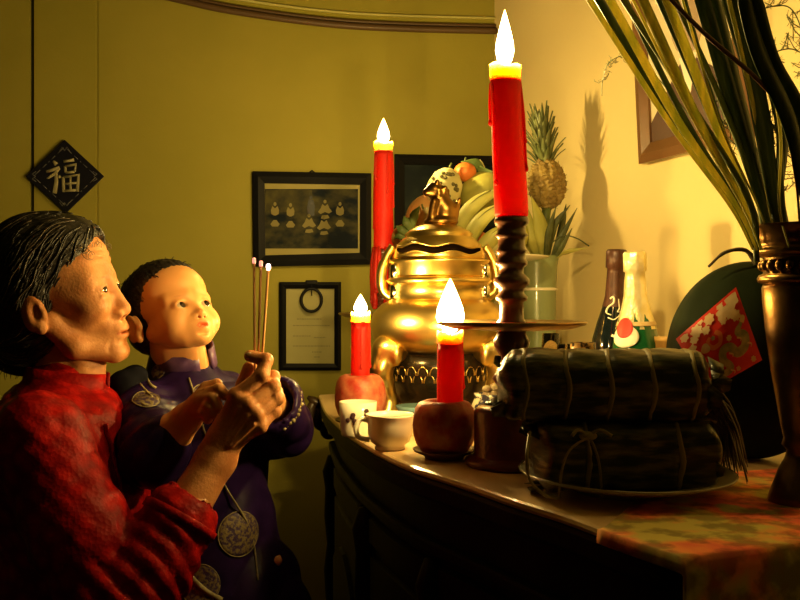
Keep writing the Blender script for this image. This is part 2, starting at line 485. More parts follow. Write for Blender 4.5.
# ------------------------------------------------------------------ pictures on the back wall
def flat(pts, name, mat, parent, th=.0008, n=BWn):
    """a thin flat printed or cut shape given by wall points (already lifted off the wall)"""
    k = len(pts); mb = MB(); vs = list(pts)+[p-n*th for p in pts]
    mb.add(vs, [tuple(range(k)), tuple(range(k, 2*k))[::-1]]+[(i, (i+1) % k, k+(i+1) % k, k+i) for i in range(k)])
    return mb.build(name, mat, parent, smooth=False)
def border(q, w_, off, th, name, mat, parent, n=BWn, step=True):
    """rectangular frame from four corners q (ul, ur, lr, ll), width w_ metres"""
    ul, ur, lr, ll = q; mb = MB()
    u = (ur-ul).normalized(); v = (ll-ul).normalized()
    inn = [ul+u*w_+v*w_, ur-u*w_+v*w_, lr-u*w_-v*w_, ll+u*w_-v*w_]
    mid = [a.lerp(b, .45) for a, b in zip(q, inn)]
    rings = [(q, 0), (q, th*.7), (mid, th), (inn, th*.55), (inn, 0)]
    vs = []
    for rr, t in rings: vs += [p+n*(off+t) for p in rr]
    fs = []
    for k in range(4):
        for i in range(4):
            j = (i+1) % 4; fs.append((k*4+i, k*4+j, (k+1)*4+j, (k+1)*4+i))
    for i in range(4):
        j = (i+1) % 4; fs.append((16+i, 16+j, j, i))
    mb.add(vs, fs); return mb.build(name, mat, parent, smooth=False)
def wq(x0, y0, x1, y1, off, f=BW): return [f(x0, y0, off), f(x1, y0, off), f(x1, y1, off), f(x0, y1, off)]

t = thing('framed_photograph', BW(312, 267), 'black framed old group photograph hanging above the certificate', 'picture')
border([BW(253, 172), BW(371, 174), BW(371, 264.5), BW(254, 267)], .034, .004, .018, 'frame', m_black, t)
flat([BW(259, 178, .006), BW(366, 179.5, .006), BW(366, 259, .006), BW(259, 261, .006)], 'mat_board', M('aged_mount', (.30, .26, .08), .6), t)
m_ph = M('photo_print', (.004, .008, .015), .6, spec=.1, col2=(.09, .08, .03), scale=14, stretch=(1, 1, 1.5), lo=.42, hi=.7)
flat(wq(265, 189, 358, 248.5, .0075), 'photo_print', m_ph, t)
flat(wq(266, 190, 312, 212, .0082), 'backdrop', M('photo_backdrop', (.08, .07, .025), .6, spec=.1, col2=(.03, .03, .02), scale=26), t)
m_fig = M('photo_pale_dress', (.22, .19, .08), .6, spec=.1); m_figd = M('photo_dark_suit', (.01, .012, .02), .5); m_face = M('photo_face', (.10, .08, .035), .6, spec=.1)
for fx, fy, kind in ((275, 214, 0), (290.5, 215, 0), (311, 204, 1), (309, 222, 2), (325, 208, 2), (324, 224, 2), (340, 214, 0)):
    mb = MB(); o9 = .0088
    def poly(pp):
        k = len(pp); mb.add([BW(fx+a, fy+b, o9) for a, b in pp]+[BW(fx+a, fy+b, o9-.0005) for a, b in pp], [tuple(range(k)), tuple(range(k, 2*k))[::-1]])
    if kind == 0:
        poly([(-2.6, -8), (0, -5.5), (2.6, -8), (4, -4), (3.6, 0), (1, 1.5), (-1, 1.5), (-3.6, 0), (-4, -4)]); poly([(-1.5, 6), (1.5, 6), (4.6, 10), (3, 12.5), (-3, 12.5), (-4.6, 10)])
        poly([(1.6*math.cos(a), -10+2*math.sin(a)) for a in np.linspace(0, 2*PI, 9)[:-1]])
    elif kind == 1:
        poly([(-2.4, -4), (2.4, -4), (4, 2), (3, 12), (-3, 12), (-4, 3)]); poly([(1.6*math.cos(a), -6.4+2*math.sin(a)) for a in np.linspace(0, 2*PI, 9)[:-1]])
    else:
        poly([(-2.6, -4), (0, -2), (2.6, -4), (4.4, 0), (7, 3.5), (4, 5.5), (0, 4), (-4.5, 6), (-7, 4), (-4.2, 0)]); poly([(-3, 7.5), (3, 7), (4.5, 10), (0, 11), (-4, 10.5)]); poly([(1.6*math.cos(a), -6.4+1.9*math.sin(a)) for a in np.linspace(0, 2*PI, 9)[:-1]])
    mb.build('figure', m_figd if kind == 1 else m_fig, t, smooth=False)
MB().tube([BW(309, 173, .012), BW(312, 170.5, .006), BW(315, 173, .012)], .0025, 6).build('hanger', m_black, t)

t = thing('framed_certificate', BW(310, 370), 'small black framed certificate with a dark ring hung on it', 'certificate')
border(wq(279.5, 282, 341, 370, 0), .02, .003, .014, 'frame', m_black, t)
flat(wq(284, 287, 337, 366, .005), 'certificate_paper', M('certificate_paper', (.38, .35, .15), .6, col2=(.34, .32, .13), scale=9), t)
m_ink = M('faded_ink', (.22, .2, .09), .6)
for ly, a, b in ((310, 304, 314), (319, 297, 322), (325.5, 293, 330), (336, 293, 311), (337.5, 314, 326), (346, 293, 330), (352, 312, 322), (357, 314, 320)):
    x = a; mb = MB()
    while x < b:
        l = random.uniform(1.2, 3.2); q = wq(x, ly-.5, min(x+l, b), ly+.5, .0062); mb.add(q, [(0, 1, 2, 3)]); x += l+.7
    mb.build('text_line', m_ink, t, smooth=False)
MB().ring(BW(311.5, 300, .02), .030, .0045, 28, 8, R=frame_R(BWu, BWn), sq=1.12).build('hanging_ring', m_black, t)
MB().box(BW(311.5, 282.5, .014), (.035, .012, .014)).build('hook', m_black, t, bevel=.003)
MB().tube([BW(311.5, 283, .018), BW(311.8, 296, .018)], .0014, 5).build('cord', m_black, t)

t = thing('dark_picture', BW(450, 222), 'large dark framed picture on the back wall behind the fruit', 'picture')
border([BW(394, 155), BW(505, 157), BW(505, 236), BW(394, 238)], .03, .004, .02, 'frame', m_black, t)
flat(wq(397, 158, 502, 234, .006), 'picture_print', M('dark_print', (.006, .011, .014), .5, spec=.1, col2=(.06, .08, .05), scale=6, lo=.5, hi=.8), t)

# black lozenge with the good-fortune character
t = thing('fortune_plaque', BW(65, 212), 'black diamond wall plaque with pale good fortune character', 'plaque')
cx, cy = 64.5, 176.5
dq = [(cx, 139.5), (104.5, cy), (cx+1.5, 213.5), (25.5, cy)]
def dmb(sc_, o1, o2):
    q = [(cx+(a-cx)*sc_, cy+(b-cy)*sc_) for a, b in dq]
    return MB().add([BW(a, b, o1) for a, b in q]+[BW(a, b, o2) for a, b in q], [(0,1,2,3),(7,6,5,4)]+[(i, (i+1) % 4, 4+(i+1) % 4, 4+i) for i in range(4)])
dmb(1, .003, .016).build('board', M('black_lacquer', (.008, .008, .016), .35), t, smooth=False, bevel=.002)
m_ivory = M('pale_brush', (.38, .34, .20), .6, col2=(.3, .27, .15), scale=60)
m_line = M('pale_line', (.12, .12, .13), .6)
mb = MB()
q = [(cx+(a-cx)*.80, cy+(b-cy)*.80) for a, b in dq]
for i in range(4):
    a, b = Vector(q[i]), Vector(q[(i+1) % 4])
    for u0, u1 in ((.03, .22), (.3, .42), (.48, .52), (.58, .7), (.78, .97)):
        p0 = a.lerp(b, u0); p1 = a.lerp(b, u1); mb.tube([BW(p0.x, p0.y, .0165), BW(p1.x, p1.y, .0165)], .0012, 4)
for ex, ey, fl in ((cx, 148, 1), (cx, 205, -1), (96, cy, 0), (33, cy, 0)):
    for k in (-1, 1):
        if fl: mb.tube([BW(ex+k*5, ey+3*fl, .0165), BW(ex+k*2.5, ey-fl, .0165), BW(ex, ey+fl*2.5, .0165)], .0014, 4)
        else:
            s_ = 1 if ex > cx else -1
            mb.tube([BW(ex-3*s_, ey+k*5, .0165), BW(ex+s_, ey+k*2.5, .0165), BW(ex-2.5*s_, ey, .0165)], .0014, 4)
mb.build('border_line', m_line, t)
# strokes: pixel polylines with widths (brush), radical then right-hand side
strokes = [([(53, 161), (56.5, 164.5)], [1.2, 2.2]), ([(46, 171.5), (52, 170), (59.5, 167.5)], [1.5, 1.6, 1.6]),
 ([(59, 168), (55, 173.5), (49, 177.5), (46.5, 178.5)], [1.8, 1.6, 1.2, .6]), ([(56, 172), (56.2, 182), (54.5, 193), (53, 192)], [1.5, 2.0, 2.2, 1.2]),
 ([(58.5, 175.5), (60, 178)], [1.6, 1.3]),
 ([(63.5, 161.5), (68, 160.8), (74, 159.8)], [1.4, 1.2, 1.6]),
 ([(65, 166), (65.5, 172.5)], [1.4, 1.2]), ([(65, 166.3), (75.8, 164.5), (74.5, 171.5)], [1.2, 1.6, 1.3]), ([(65.5, 172.6), (74.5, 171.8)], [1.1, 1.2]),
 ([(63, 177), (63.5, 192)], [1.6, 1.5]), ([(63, 177.2), (78.5, 175), (77, 191.5)], [1.3, 1.7, 1.7]),
 ([(70.3, 177), (70.3, 190)], [1.1, 1.1]), ([(64, 183.8), (77, 182.8)], [1.0, 1.1]), ([(63.5, 190.8), (77, 190)], [1.3, 1.3])]
for pts, ws in strokes:
    mb = MB(); pp = [BW(a, b, .0175) for a, b in pts]
    mb.tube(pp, [w_*.0031 for w_ in ws], 6, flat=1); 
    for k, v in enumerate(mb.v):      # flatten against the board
        v = Vector(v); d = (v-BW(cx, cy, .0165)).dot(BWn); v -= BWn*(d*.75); mb.v[k] = tuple(v)
    mb.build('stroke', m_ivory, t)

# portrait on the right wall, hung leaning a little forward
A0 = RW(645, 164, .004)
t = thing('framed_portrait', (A0.x, A0.y, A0.z), 'brown framed portrait on the cream wall behind the tall leaves', 'picture')
lean = (Vector((0, 0, 1))*.99+RWn*.055).normalized()
wpw, wph = .34, .43
q = [A0+lean*wph, A0+lean*wph+RWu*wpw, A0+RWu*wpw, A0]
nn = RWu.cross(lean); nn = nn if nn.dot(RWn) > 0 else -nn
m_brown = M('brown_frame', (.13, .06, .02), .4, col2=(.2, .09, .03), scale=8)
border(q, .04, .004, .018, 'frame', m_brown, t, n=nn)
def pq(a, b, off): return A0+RWu*(a*wpw)+lean*(b*wph)+nn*off
flat([pq(.08, .06, .008), pq(.92, .06, .008), pq(.92, .94, .008), pq(.08, .94, .008)], 'portrait_paper', M('portrait_paper', (.72, .62, .42), .5), t, n=nn)
flat([pq(.11, .09, .0095), pq(.9, .09, .0095), pq(.9, .2, .0095), pq(.7, .36, .0095), pq(.58, .42, .0095), pq(.5, .46, .0095), pq(.42, .42, .0095), pq(.28, .31, .0095), pq(.11, .18, .0095)], 'printed_suit', M('suit_print', (.08, .035, .02), .5), t, n=nn)
flat([pq(.5+.15*math.cos(a), .62+.17*math.sin(a), .0098) for a in np.linspace(0, 2*PI, 17)[:-1]], 'printed_face', M('face_print', (.42, .3, .2), .5), t, n=nn)
flat([pq(.42, .45, .0102), pq(.5, .25, .0102), pq(.58, .45, .0102)], 'printed_shirt', m_white, t, n=nn)

# ------------------------------------------------------------------ altar cabinet (bow front) against the right wall
TZ = 1.12
def T(px, py=None, Y=None, z=TZ):
    """a point at height z seen at pixel column px, distance Y (or from the pixel row)"""
    if Y is None: Y = (CAMZ-z)*F/(py-300)
    return Vector(((px-400)/F*Y, Y, z))
edge = [(-.19, 2.0), (-.172, 1.86), (-.148, 1.70), (-.1175, 1.555), (-.086, 1.423), (-.05, 1.305), (-.014, 1.205), (.0175, 1.135), (.05, 1.08), (.085, 1.02), (.122, .95), (.165, .88), (.205, .80), (.242, .735)]
edge = [tuple(v[:2]) for v in bez([(a, b, 0) for a, b in edge], 3)]
back = [RWc+RWn*.012, corner-RWu*(-.36)+RWn*.012]
def in_off(d):
    out = []
    for i, (x, y) in enumerate(edge):
        a = Vector(edge[max(i-1, 0)]); b = Vector(edge[min(i+1, len(edge)-1)]); tt = (b-a).normalized()
        n = Vector((-tt.y, tt.x)); n = n if n.x > 0 else -n
        out.append((x+n.x*d, y+n.y*d))
    return out
rear = [(back[0].x, back[0].y), (back[1].x, back[1].y)]
def outline(d, e=0.):
    f = in_off(d); far = Vector((rear[1][0]-f[0][0], rear[1][1]-f[0][1])).normalized()
    f = f[:]
    if e:      # pull both short ends in
        k = [p for p in f if Vector(p[:2]).y < edge[0][1]-e and Vector(p[:2]).y > edge[-1][1]+e]; f = k
        return f+[(rear[0][0], rear[0][1]+e*.9), (rear[1][0]+e*.2, rear[1][1]-e)]
    return f+rear
t = thing('altar_cabinet', (.25, 1.2, 0), 'dark carved bow fronted altar cabinet along the cream wall', 'cabinet')
altar = t
MB().prism(outline(0), TZ-.010, TZ).build('top', m_top, t, smooth=False, bevel=.006)
MB().prism(outline(.003, .002), TZ-.04, TZ-.0102).build('top_moulding', m_dark, t, smooth=False, bevel=.006)
MB().prism(outline(.035, .03), .09, TZ-.0402).build('body', m_dark, t, smooth=False)
MB().prism(outline(.018, .015), .03, .0898).build('plinth', m_dark, t, smooth=False, bevel=.004)
MB().prism(outline(.022, .02), TZ-.12, TZ-.1).build('frieze_moulding', m_dark, t, smooth=False, bevel=.005)
fr = in_off(.035)
def front_strip(i0, i1, z0, z1, d, name, parent, arch=0., mat=m_dark):
    """raised panel that follows the bow between edge samples"""
    o = in_off(.035-d); o0 = in_off(.0355); mb = MB(); pts = list(range(i0, i1+1)); n = len(pts); vs = []
    for k, i in enumerate(pts):
        u = k/(n-1); zt = z1+arch*math.sin(u*PI)
        ti = 3 if 0 < k < n-1 else 0
        vs += [(*o0[i], z0), (*o[i], z0+.004), (*o[i], zt-.004), (*o0[i], zt)]
    fs = []
    for k in range(n-1):
        for j in range(3): fs.append((k*4+j, k*4+j+1, (k+1)*4+j+1, (k+1)*4+j))
    fs += [(0, 1, 2, 3), tuple((n-1)*4+j for j in (3, 2, 1, 0))]
    mb.add(vs, fs); return mb.build(name, mat, parent, smooth=False)
N_ = len(edge)-1
doors = [(4, 11), (13, 20), (22, 29)]
for a, b in doors:
    d = front_strip(a, b, .16, TZ-.19, .008, 'door', t)
    front_strip(a+1, b-1, .22, TZ-.30, .015, 'door_panel', d, arch=.05)
    o = in_off(.012); k = b-1
    mb = MB().ball((*in_off(.018)[b], .62), .011); mb.build('knob', m_bronze, d)
    front_strip(a, b, TZ-.175, TZ-.13, .010, 'frieze_panel', t)
for i in (2, 12, 21, 30, 36):
    o = in_off(.03)[i]
    mb = MB().lathe((*o, .12), [(.018, 0), (.022, .02), (.014, .05), (.018, .12), (.020, .3), (.016, .55), (.021, .62), (.014, .68), (.02, .74), (.018, .80), (.024, .84), (.012, .875)], 12)
    mb.build('corner_post' if i in (2, 36) else 'turned_pilaster', m_dark, t)
# carved scroll bracket at the far left corner, leafing outwards
ec = Vector((*edge[0], 0))
mb = MB(); un = Vector((-.80, -.42, 0)).normalized()
def scroll(c, R0, a0, a1, r0, r1, turns=18):
    pts = []; rs = []
    for k in range(turns+1):
        u = k/turns; a = a0+(a1-a0)*u; R_ = R0*(1-.75*u)
        pts.append(c+un*(R_*math.cos(a))+Vector((0, 0, R_*math.sin(a)))); rs.append(r0+(r1-r0)*u)
    mb.tube(pts, rs, 8)
e0 = Vector((edge[0][0], edge[0][1], TZ))
scroll(e0+Vector((.004, 0, -.032)), .030, -1.5, 3.6, .014, .005)
scroll(e0+Vector((.018, 0, -.06)), .030, 1.7, -3.6, .015, .005)
scroll(e0+Vector((.03, 0, -.085)), .026, 2.0, -3.0, .013, .004)
mb.tube([e0+Vector((.02, -.01, -.03)), e0+Vector((-.012, -.01, -.012)), e0+Vector((-.024, -.01, -.004))], [.012, .010, .004], 8)
mb.tube([e0+Vector((.06, 0, -.12)), e0+Vector((.045, 0, -.18)), e0+Vector((.05, 0, -.24)), e0+Vector((.04, 0, -.30)), e0+Vector((.06, 0, -.36))], [.02, .012, .02, .012, .003], 8)
mb.build('carved_bracket', M('carved_wood', (.05, .026, .010), .4, col2=(.02, .012, .006), scale=40, bump=.6), t)
for x, y in (in_off(.05)[1], in_off(.05)[-3], (rear[0][0]-.05, rear[0][1]+.02), (rear[1][0]-.05, rear[1][1]-.06)):
    MB().lathe((x, y, 0), [(.025, 0), (.035, .01), (.03, .03), (.022, .0305)], 14).build('foot', m_dark, t)

# table cloth lying over the near part of the top, with a ragged printed pattern
def tex_cloth():
    m = bpy.data.materials.new('floral_cloth'); m.use_nodes = True; nt = m.node_tree; N = nt.nodes; L = nt.links
    b = N['Principled BSDF']; b.inputs['Roughness'].default_value = .85
    tc = N.new('ShaderNodeTexCoord'); n1 = N.new('ShaderNodeTexNoise'); n1.inputs['Scale'].default_value = 13; n1.inputs['Detail'].default_value = 3
    n2 = N.new('ShaderNodeTexNoise'); n2.inputs['Scale'].default_value = 34; n2.inputs['Detail'].default_value = 6
    L.new(tc.outputs['Object'], n1.inputs['Vector']); L.new(tc.outputs['Object'], n2.inputs['Vector'])
    r = N.new('ShaderNodeValToRGB'); e = r.color_ramp.elements
    e[0].position = .40; e[0].color = (.62, .50, .09, 1); e[1].position = .50; e[1].color = (.90, .25, .05, 1)
    x = e.new(.60); x.color = (.80, .12, .05, 1); x = e.new(.66); x.color = (.32, .27, .06, 1)
    L.new(n1.outputs['Fac'], r.inputs['Fac'])
    r2 = N.new('ShaderNodeValToRGB'); r2.color_ramp.elements[0].position = .42; r2.color_ramp.elements[1].position = .55
    r2.color_ramp.elements[0].color = (.35, .3, .2, 1); r2.color_ramp.elements[1].color = (1, 1, 1, 1)
    L.new(n2.outputs['Fac'], r2.inputs['Fac'])
    mx = N.new('ShaderNodeMix'); mx.data_type = 'RGBA'; mx.blend_type = 'MULTIPLY'; mx.inputs['Factor'].default_value = .8
    L.new(r.outputs['Color'], mx.inputs['A']); L.new(r2.outputs['Color'], mx.inputs['B']); L.new(mx.outputs['Result'], b.inputs['Base Color'])
    bp = N.new('ShaderNodeBump'); bp.inputs['Strength'].default_value = .3; bp.inputs['Distance'].default_value = .002
    L.new(n2.outputs['Fac'], bp.inputs['Height']); L.new(bp.outputs['Normal'], b.inputs['Normal'])
    return m
pA, pB = Vector(edge[-1]), Vector(rear[0])          # near end of the top, front corner to wall
uu = (pB-pA).normalized(); vv = Vector((-uu.y, uu.x))     # vv runs away from the camera along the cabinet
vv = vv if vv.y > 0 else -vv
ev = np.array([((Vector(q)-pA).dot(vv), (Vector(q)-pA).dot(uu)) for q in edge]); ev = ev[np.argsort(ev[:, 0])]
srow = [(-.22+.2*k/6, -.0095, -(.21-.19*k/6)) for k in range(6)]+[(-.0, -.0095, -.012), (0, -.008, .0016), (.003, 0, .0018)]+[(.02+.25*k/11, 0, .0018) for k in range(12)]
rcol = [(-.0075, -.013), (-.0075, -.008), (-.0065, .0), (-.003, .0005)]+[(.01+.60*k/14, 0.) for k in range(15)]
vs = []; nu, nv = len(rcol)-1, len(srow)-1
for j, (s_, out_, dz) in enumerate(srow):
    off = float(np.interp(max(s_, 0), ev[:, 0], ev[:, 1]))
    for i, (r_, dr) in enumerate(rcol):
        s2 = s_*(.36+.64*min(1, max(0, r_)/.22)) if s_ > .004 else s_
        if s_ > .004: off = float(np.interp(s2, ev[:, 0], ev[:, 1]))
        p = pA+uu*(off+r_)+vv*(max(s2, 0)+out_)
        if dz < 0: p = p-vv*.004*abs(math.sin(i*1.1)); z = TZ+min(dz, dr if i < 3 else 0)
        else: z = TZ+dz+min(dr, 0)
        vs.append((p.x, p.y, z))
mb = MB().add(vs, [(a*(nu+1)+b, a*(nu+1)+b+1, (a+1)*(nu+1)+b+1, (a+1)*(nu+1)+b) for a in range(nv) for b in range(nu)])
o = mb.build('table_cloth', tex_cloth(), solid=.0008)
tag(o, 'orange and green floral cloth over the near end of the cabinet top', 'tablecloth')

# ------------------------------------------------------------------ candles and flames
def flame(c, h, r, parent, power, lean_=0.):
    prof = [(0, 0), (.45, .06), (.8, .16), (1, .30), (.92, .45), (.68, .62), (.42, .78), (.18, .92), (0, 1)]
    mb = MB(); n = 16; vs = []
    for rr, z in prof:
        for j in range(n):
            a = 2*PI*j/n; vs.append((c.x+max(rr, .01)*r*math.cos(a)+lean_*z*z, c.y+max(rr, .01)*r*math.sin(a), c.z+z*h))
    mb.add(vs, [(i*n+j, i*n+(j+1) % n, (i+1)*n+(j+1) % n, (i+1)*n+j) for i in range(len(prof)-1) for j in range(n)])
    f = mb.build('flame', m_flame, parent)
    f.visible_shadow = True
    l = bpy.data.lights.new('candle_light', 'POINT'); l.energy = power; l.color = FLAME_COL; l.shadow_soft_size = r*.8
    lo = bpy.data.objects.new('candle_light', l); C.objects.link(lo); lo.parent = f; lo.location = (c.x, c.y, c.z+h*.35)
    return f
def candle_parts(t, base, r, h, fl_h, fl_r, power, melt_glow=.018, drips=7, top_r=None, rim=True, lean=(0, 0)):
    tr_ = top_r or r
    prof = [(r*.96, 0), (r, .003)]+[(r+(tr_-r)*k/8, h*k/8) for k in range(1, 8)]+[(tr_*1.0, h-melt_glow)]
    mb = MB(); sd = random.uniform(0, 9)
    wob = lambda a, z: 1+.018*math.sin(3*a+sd+z*40)+.012*math.sin(5*a-z*90)
    mb.lathe(base, prof, 28, wob=wob)
    for k in range(drips):
        a = random.uniform(0, 2*PI); z1 = h-melt_glow-random.uniform(0, .01); z0 = z1-random.uniform(.2, .75)*h
        d = Vector((math.cos(a), math.sin(a), 0)); p = [base+d*tr_*.99+Vector((0, 0, z1)), base+d*(r*1.0)+Vector((0, 0, (z0+z1)/2)), base+d*(r*1.01)+Vector((0, 0, z0))]
        mb.tube(bez(p, 4), [.0016]*4+[.0018]*4+[.0026], 7)
        mb.ball(p[-1], (.003, .003, .0045))
    for k, v in enumerate(mb.v):
        q = (v[2]-base.z)/h; mb.v[k] = (v[0]+lean[0]*q, v[1]+lean[1]*q, v[2])
    mb.build('candle_body', m_wax, t)
    mb = MB(); zt = base+Vector((lean[0], lean[1], h-melt_glow))
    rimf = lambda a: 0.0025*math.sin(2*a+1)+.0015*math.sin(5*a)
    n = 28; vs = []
    for rr, z, q in ((1.0, 0, 0), (1.01, melt_glow*.6, 0), (1.03, melt_glow, 1), (.93, melt_glow*1.0, 1), (.82, melt_glow*.72, 0), (.0, melt_glow*.6, 0)):
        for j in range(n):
            a = 2*PI*j/n; w_ = wob(a, h-melt_glow); vs.append((zt.x+max(rr, .02)*tr_*w_*math.cos(a), zt.y+max(rr, .02)*tr_*w_*math.sin(a), zt.z+z+q*rimf(a)))
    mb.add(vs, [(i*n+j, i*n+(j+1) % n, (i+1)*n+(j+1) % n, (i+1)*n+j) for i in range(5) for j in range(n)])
    mb.build('melt_glow_rim', m_waxglow, t)  # melted rim, its height and pale colour painting the glow below the flame
    wk = zt+Vector((0, 0, melt_glow*.6))
    MB().tube([wk, wk+Vector((.0005, 0, .006)), wk+Vector((.002, 0, .012))], .0011, 6).build('wick', m_wick, t)
    flame(wk+Vector((0, 0, .004)), fl_h, fl_r, t, power)

m_lacq = M('red_lacquer', (.16, .018, .010), .35, col2=(.09, .012, .008), scale=40, bump=.5, bscale=80, coat=.2)
m_turn = M('turned_wood', (.11, .04, .018), .28, col2=(.07, .022, .01), scale=20, coat=.6)
def candlestick(px, Y, label, plate_r=.1, wax=False):
    b = T(px, Y=Y); s = thing('candlestick', b, label, 'candlestick', 'tall turned candlesticks')
    # real heights over the table top
    pz = .183; cz = .325
    MB().lathe(b, [(.060, 0), (.063, .003), (.062, .008), (.052, .012), (.050, .014), (.0505, .07), (.047, .075), (.044, .078), (.03, .080)], 40).build('base', m_lacq, s)
    MB().lathe(b, [(.03, .080), (.022, .086), (.016, .096), (.019, .105), (.026, .115), (.020, .125), (.013, .135), (.015, .145), (.022, .155), (.025, .165), (.020, .174), (.018, .182)], 24).build('lower_stem', m_turn, s)
    MB().lathe(b, [(.0, pz-.004), (.03, pz-.004), (plate_r*.8, pz-.001), (plate_r*.97, pz+.004), (plate_r, pz+.007), (plate_r*.985, pz+.009), (plate_r*.8, pz+.004), (.03, pz+.001), (.0, pz+.001)], 48, cap=False).build('drip_plate', M('plate_metal', (.5, .33, .15), .3, .9), s)
    MB().lathe(b, [(.0, pz+.001), (.045, pz+.0022), (.040, pz+.0045), (.026, pz+.007), (.0, pz+.008)], 26, cap=False, wob=lambda a, q: 1+.18*math.sin(3*a+1)+.08*math.sin(7*a)).build('wax_puddle', m_wax, s)
    z = pz
    prof = [(.020, 0), (.022, .004), (.017, .012), (.016, .024), (.0165, .034), (.021, .037), (.0215, .041), (.017, .046), (.017, .052), (.0235, .057), (.0245, .064), (.020, .069), (.016, .073), (.0165, .080), (.021, .084), (.0215, .088), (.0185, .092), (.0185, .099), (.0215, .102), (.0185, .106), (.0178, .116), (.0185, .120), (.0225, .123), (.019, .127), (.0185, .134), (.0225, .139), (.0235, .143), (.021, .148), (.012, .149)]
    MB().lathe(b, [(r_, z+q) for r_, q in prof], 28).build('upper_stem', m_turn, s)
    return b, s
def tall_candle(px, Y, label, sl, h, fl_h, fl_r, power, lean=(0, 0)):
    b, s = candlestick(px, Y, sl)
    cb = b+Vector((0, 0, .3325))
    c = thing('tall_candle', cb, label, 'candle', 'tall red candles')
    candle_parts(c, cb, .0225, h, fl_h, fl_r, power, melt_glow=.020, drips=9, top_r=.0205, lean=lean)
    return b, s, cb, c
b1, s1_, cb1, c1 = tall_candle(511.5, 1.15, 'tall red candle burning with a long flame before the bright wall', 'turned candlestick standing close behind the leaf wrapped bundles', .200, .080, .0125, CANDLE_W*1.25, (-.009, 0))
b2, s2_, cb2, c2 = tall_candle(383.5, 1.9, 'tall red candle burning at the far end left of the fruit', 'turned candlestick at the far end behind the brass censer, red wax run down it', .235, .058, .014, CANDLE_W)
# wax run down the far candlestick
mb = MB()
for k in range(16):
    a = random.uniform(PI*.75, PI*2.1); d = Vector((math.cos(a), math.sin(a), 0)); z1 = .325; z0 = random.uniform(.20, .30)
    mb.tube(bez([cb2+d*.022+Vector((0, 0, .004)), b2+d*.026+Vector((0, 0, (z0+z1)/2)), b2+d*.024+Vector((0, 0, z0))], 4), [.003, .004, .005, .005, .005, .0045, .004, .005, .006], 7)
    mb.ball(b2+d*.024+Vector((0, 0, z0)), .006)
tag(mb, ) if False else None
mb.build('wax_run', m_wax, c2)

def apple_candle(px, Y, r, ah, cr, h, fl_h, fl_r, power, label, dlabel, saucer=True, cdx=0.):
    b = T(px, Y=Y)
    z0 = 0.
    if saucer:
        s = MB().lathe(b, [(.0, .0), (r*.62, 0), (r*.66, .004), (r*.98, .010), (r*1.02, .013), (r*.96, .0125), (r*.6, .006), (.0, .006)], 36, cap=False)
        o = s.build('saucer', M('brown_saucer', (.12, .05, .025), .3), None); tag(o, dlabel, 'saucer', 'saucers under the candle fruit'); z0 = .0062
    t = thing('candle_fruit', b+Vector((0, 0, z0)), label, 'candle', 'short red candles stuck in fruit')
    c = b+Vector((0, 0, z0))
    prof = [(.35, .02), (.55, 0), (.74, .05), (.88, .18), (.97, .36), (1.0, .55), (.97, .72), (.90, .86), (.78, .96), (.62, 1.0), (.46, .97), (.36, .90), (.0, .88)]
    lob = lambda a, z: 1+.02*math.sin(4*a+.6+z*20)+.012*math.sin(9*a+z*60)+.012*math.sin(13*a-z*110)
    mb = MB().lathe(c, [(q*r, z*ah) for q, z in prof], 40, wob=lob)
    mb.build('fruit', m_apple, t)
    candle_parts(t, c+Vector((cdx, 0, ah*.90)), cr, h, fl_h, fl_r, power, melt_glow=.016, drips=3)
apple_candle(444.5, 1.2, .044, .074, .0183, .102, .078, .020, CANDLE_W*.95, 'red candle stuck in a dark red fruit right of the plain cup', 'brown saucer under the nearest candle and fruit', cdx=.008)
apple_candle(360.5, 1.5, .044, .084, .0165, .115, .036, .012, CANDLE_W*.8, 'red candle stuck in an orange fruit at the left, behind the flowered cup', 'brown saucer under the left candle and fruit')

# ------------------------------------------------------------------ cups and plates
def cup(px, Y, r, h, ha, label, flower=False):
    b = T(px, Y=Y); t = thing('teacup', b, label, 'cup', 'porcelain teacups')
    prof = [(.0, 0), (r*.62, 0), (r*.64, .003), (r*.60, .006), (r*.80, h*.22), (r*.93, h*.45), (r*.93, h*.7), (r*.98, h*.93), (r*1.02, h), (r*.97, h), (r*.90, h*.9), (r*.87, h*.5), (r*.72, h*.22), (.0, h*.15)]
    if flower: prof = [(.0, 0), (r*.86, 0), (r*.9, .003), (r*.93, h*.2), (r*.97, h*.6), (r*1.0, h), (r*.95, h), (r*.9, h*.5), (r*.85, h*.12), (.0, h*.1)]
    body = MB().lathe(b, prof, 36, cap=False).build('cup_body', m_porc, t)
    d = Vector((math.cos(ha), math.sin(ha), 0))
    if not flower:
        hp = [b+d*r*.9+Vector((0, 0, h*.82)), b+d*r*1.22+Vector((0, 0, h*.86)), b+d*r*1.42+Vector((0, 0, h*.62)), b+d*r*1.3+Vector((0, 0, h*.36)), b+d*r*.86+Vector((0, 0, h*.28))]
        MB().tube(bez(hp, 5), .0032, 8, flat=1.4).build('handle', m_porc, t)
    MB().lathe(b+Vector((0, 0, h*.86)), [(.0, 0), (r*.885, 0)], 24, cap=False).build('tea', M('tea', (.18, .08, .02), .05), t)
    if flower:
        mb = MB()
        for k in range(9):
            a = -PI/2+random.uniform(-.55, .75); z = h*random.uniform(.4, .78); rr = r*1.0
            d = Vector((math.cos(a), math.sin(a), 0)); c = b+d*rr*.985+Vector((0, 0, z))
            mb.ball(c, (.0045, .0014, .004), R=frame_R(Vector((-d.y, d.x, 0)), (0, 0, 1)), n=8, m=5)
        mb.build('painted_flower', m_paint, t)
    return t
cup(390, 1.27, .0355, .052, PI+.15, 'plain white teacup with its handle to the left, at the table edge')
cup(358, 1.40, .031, .055, PI, 'white handleless cup with a dark painted flower', flower=True)

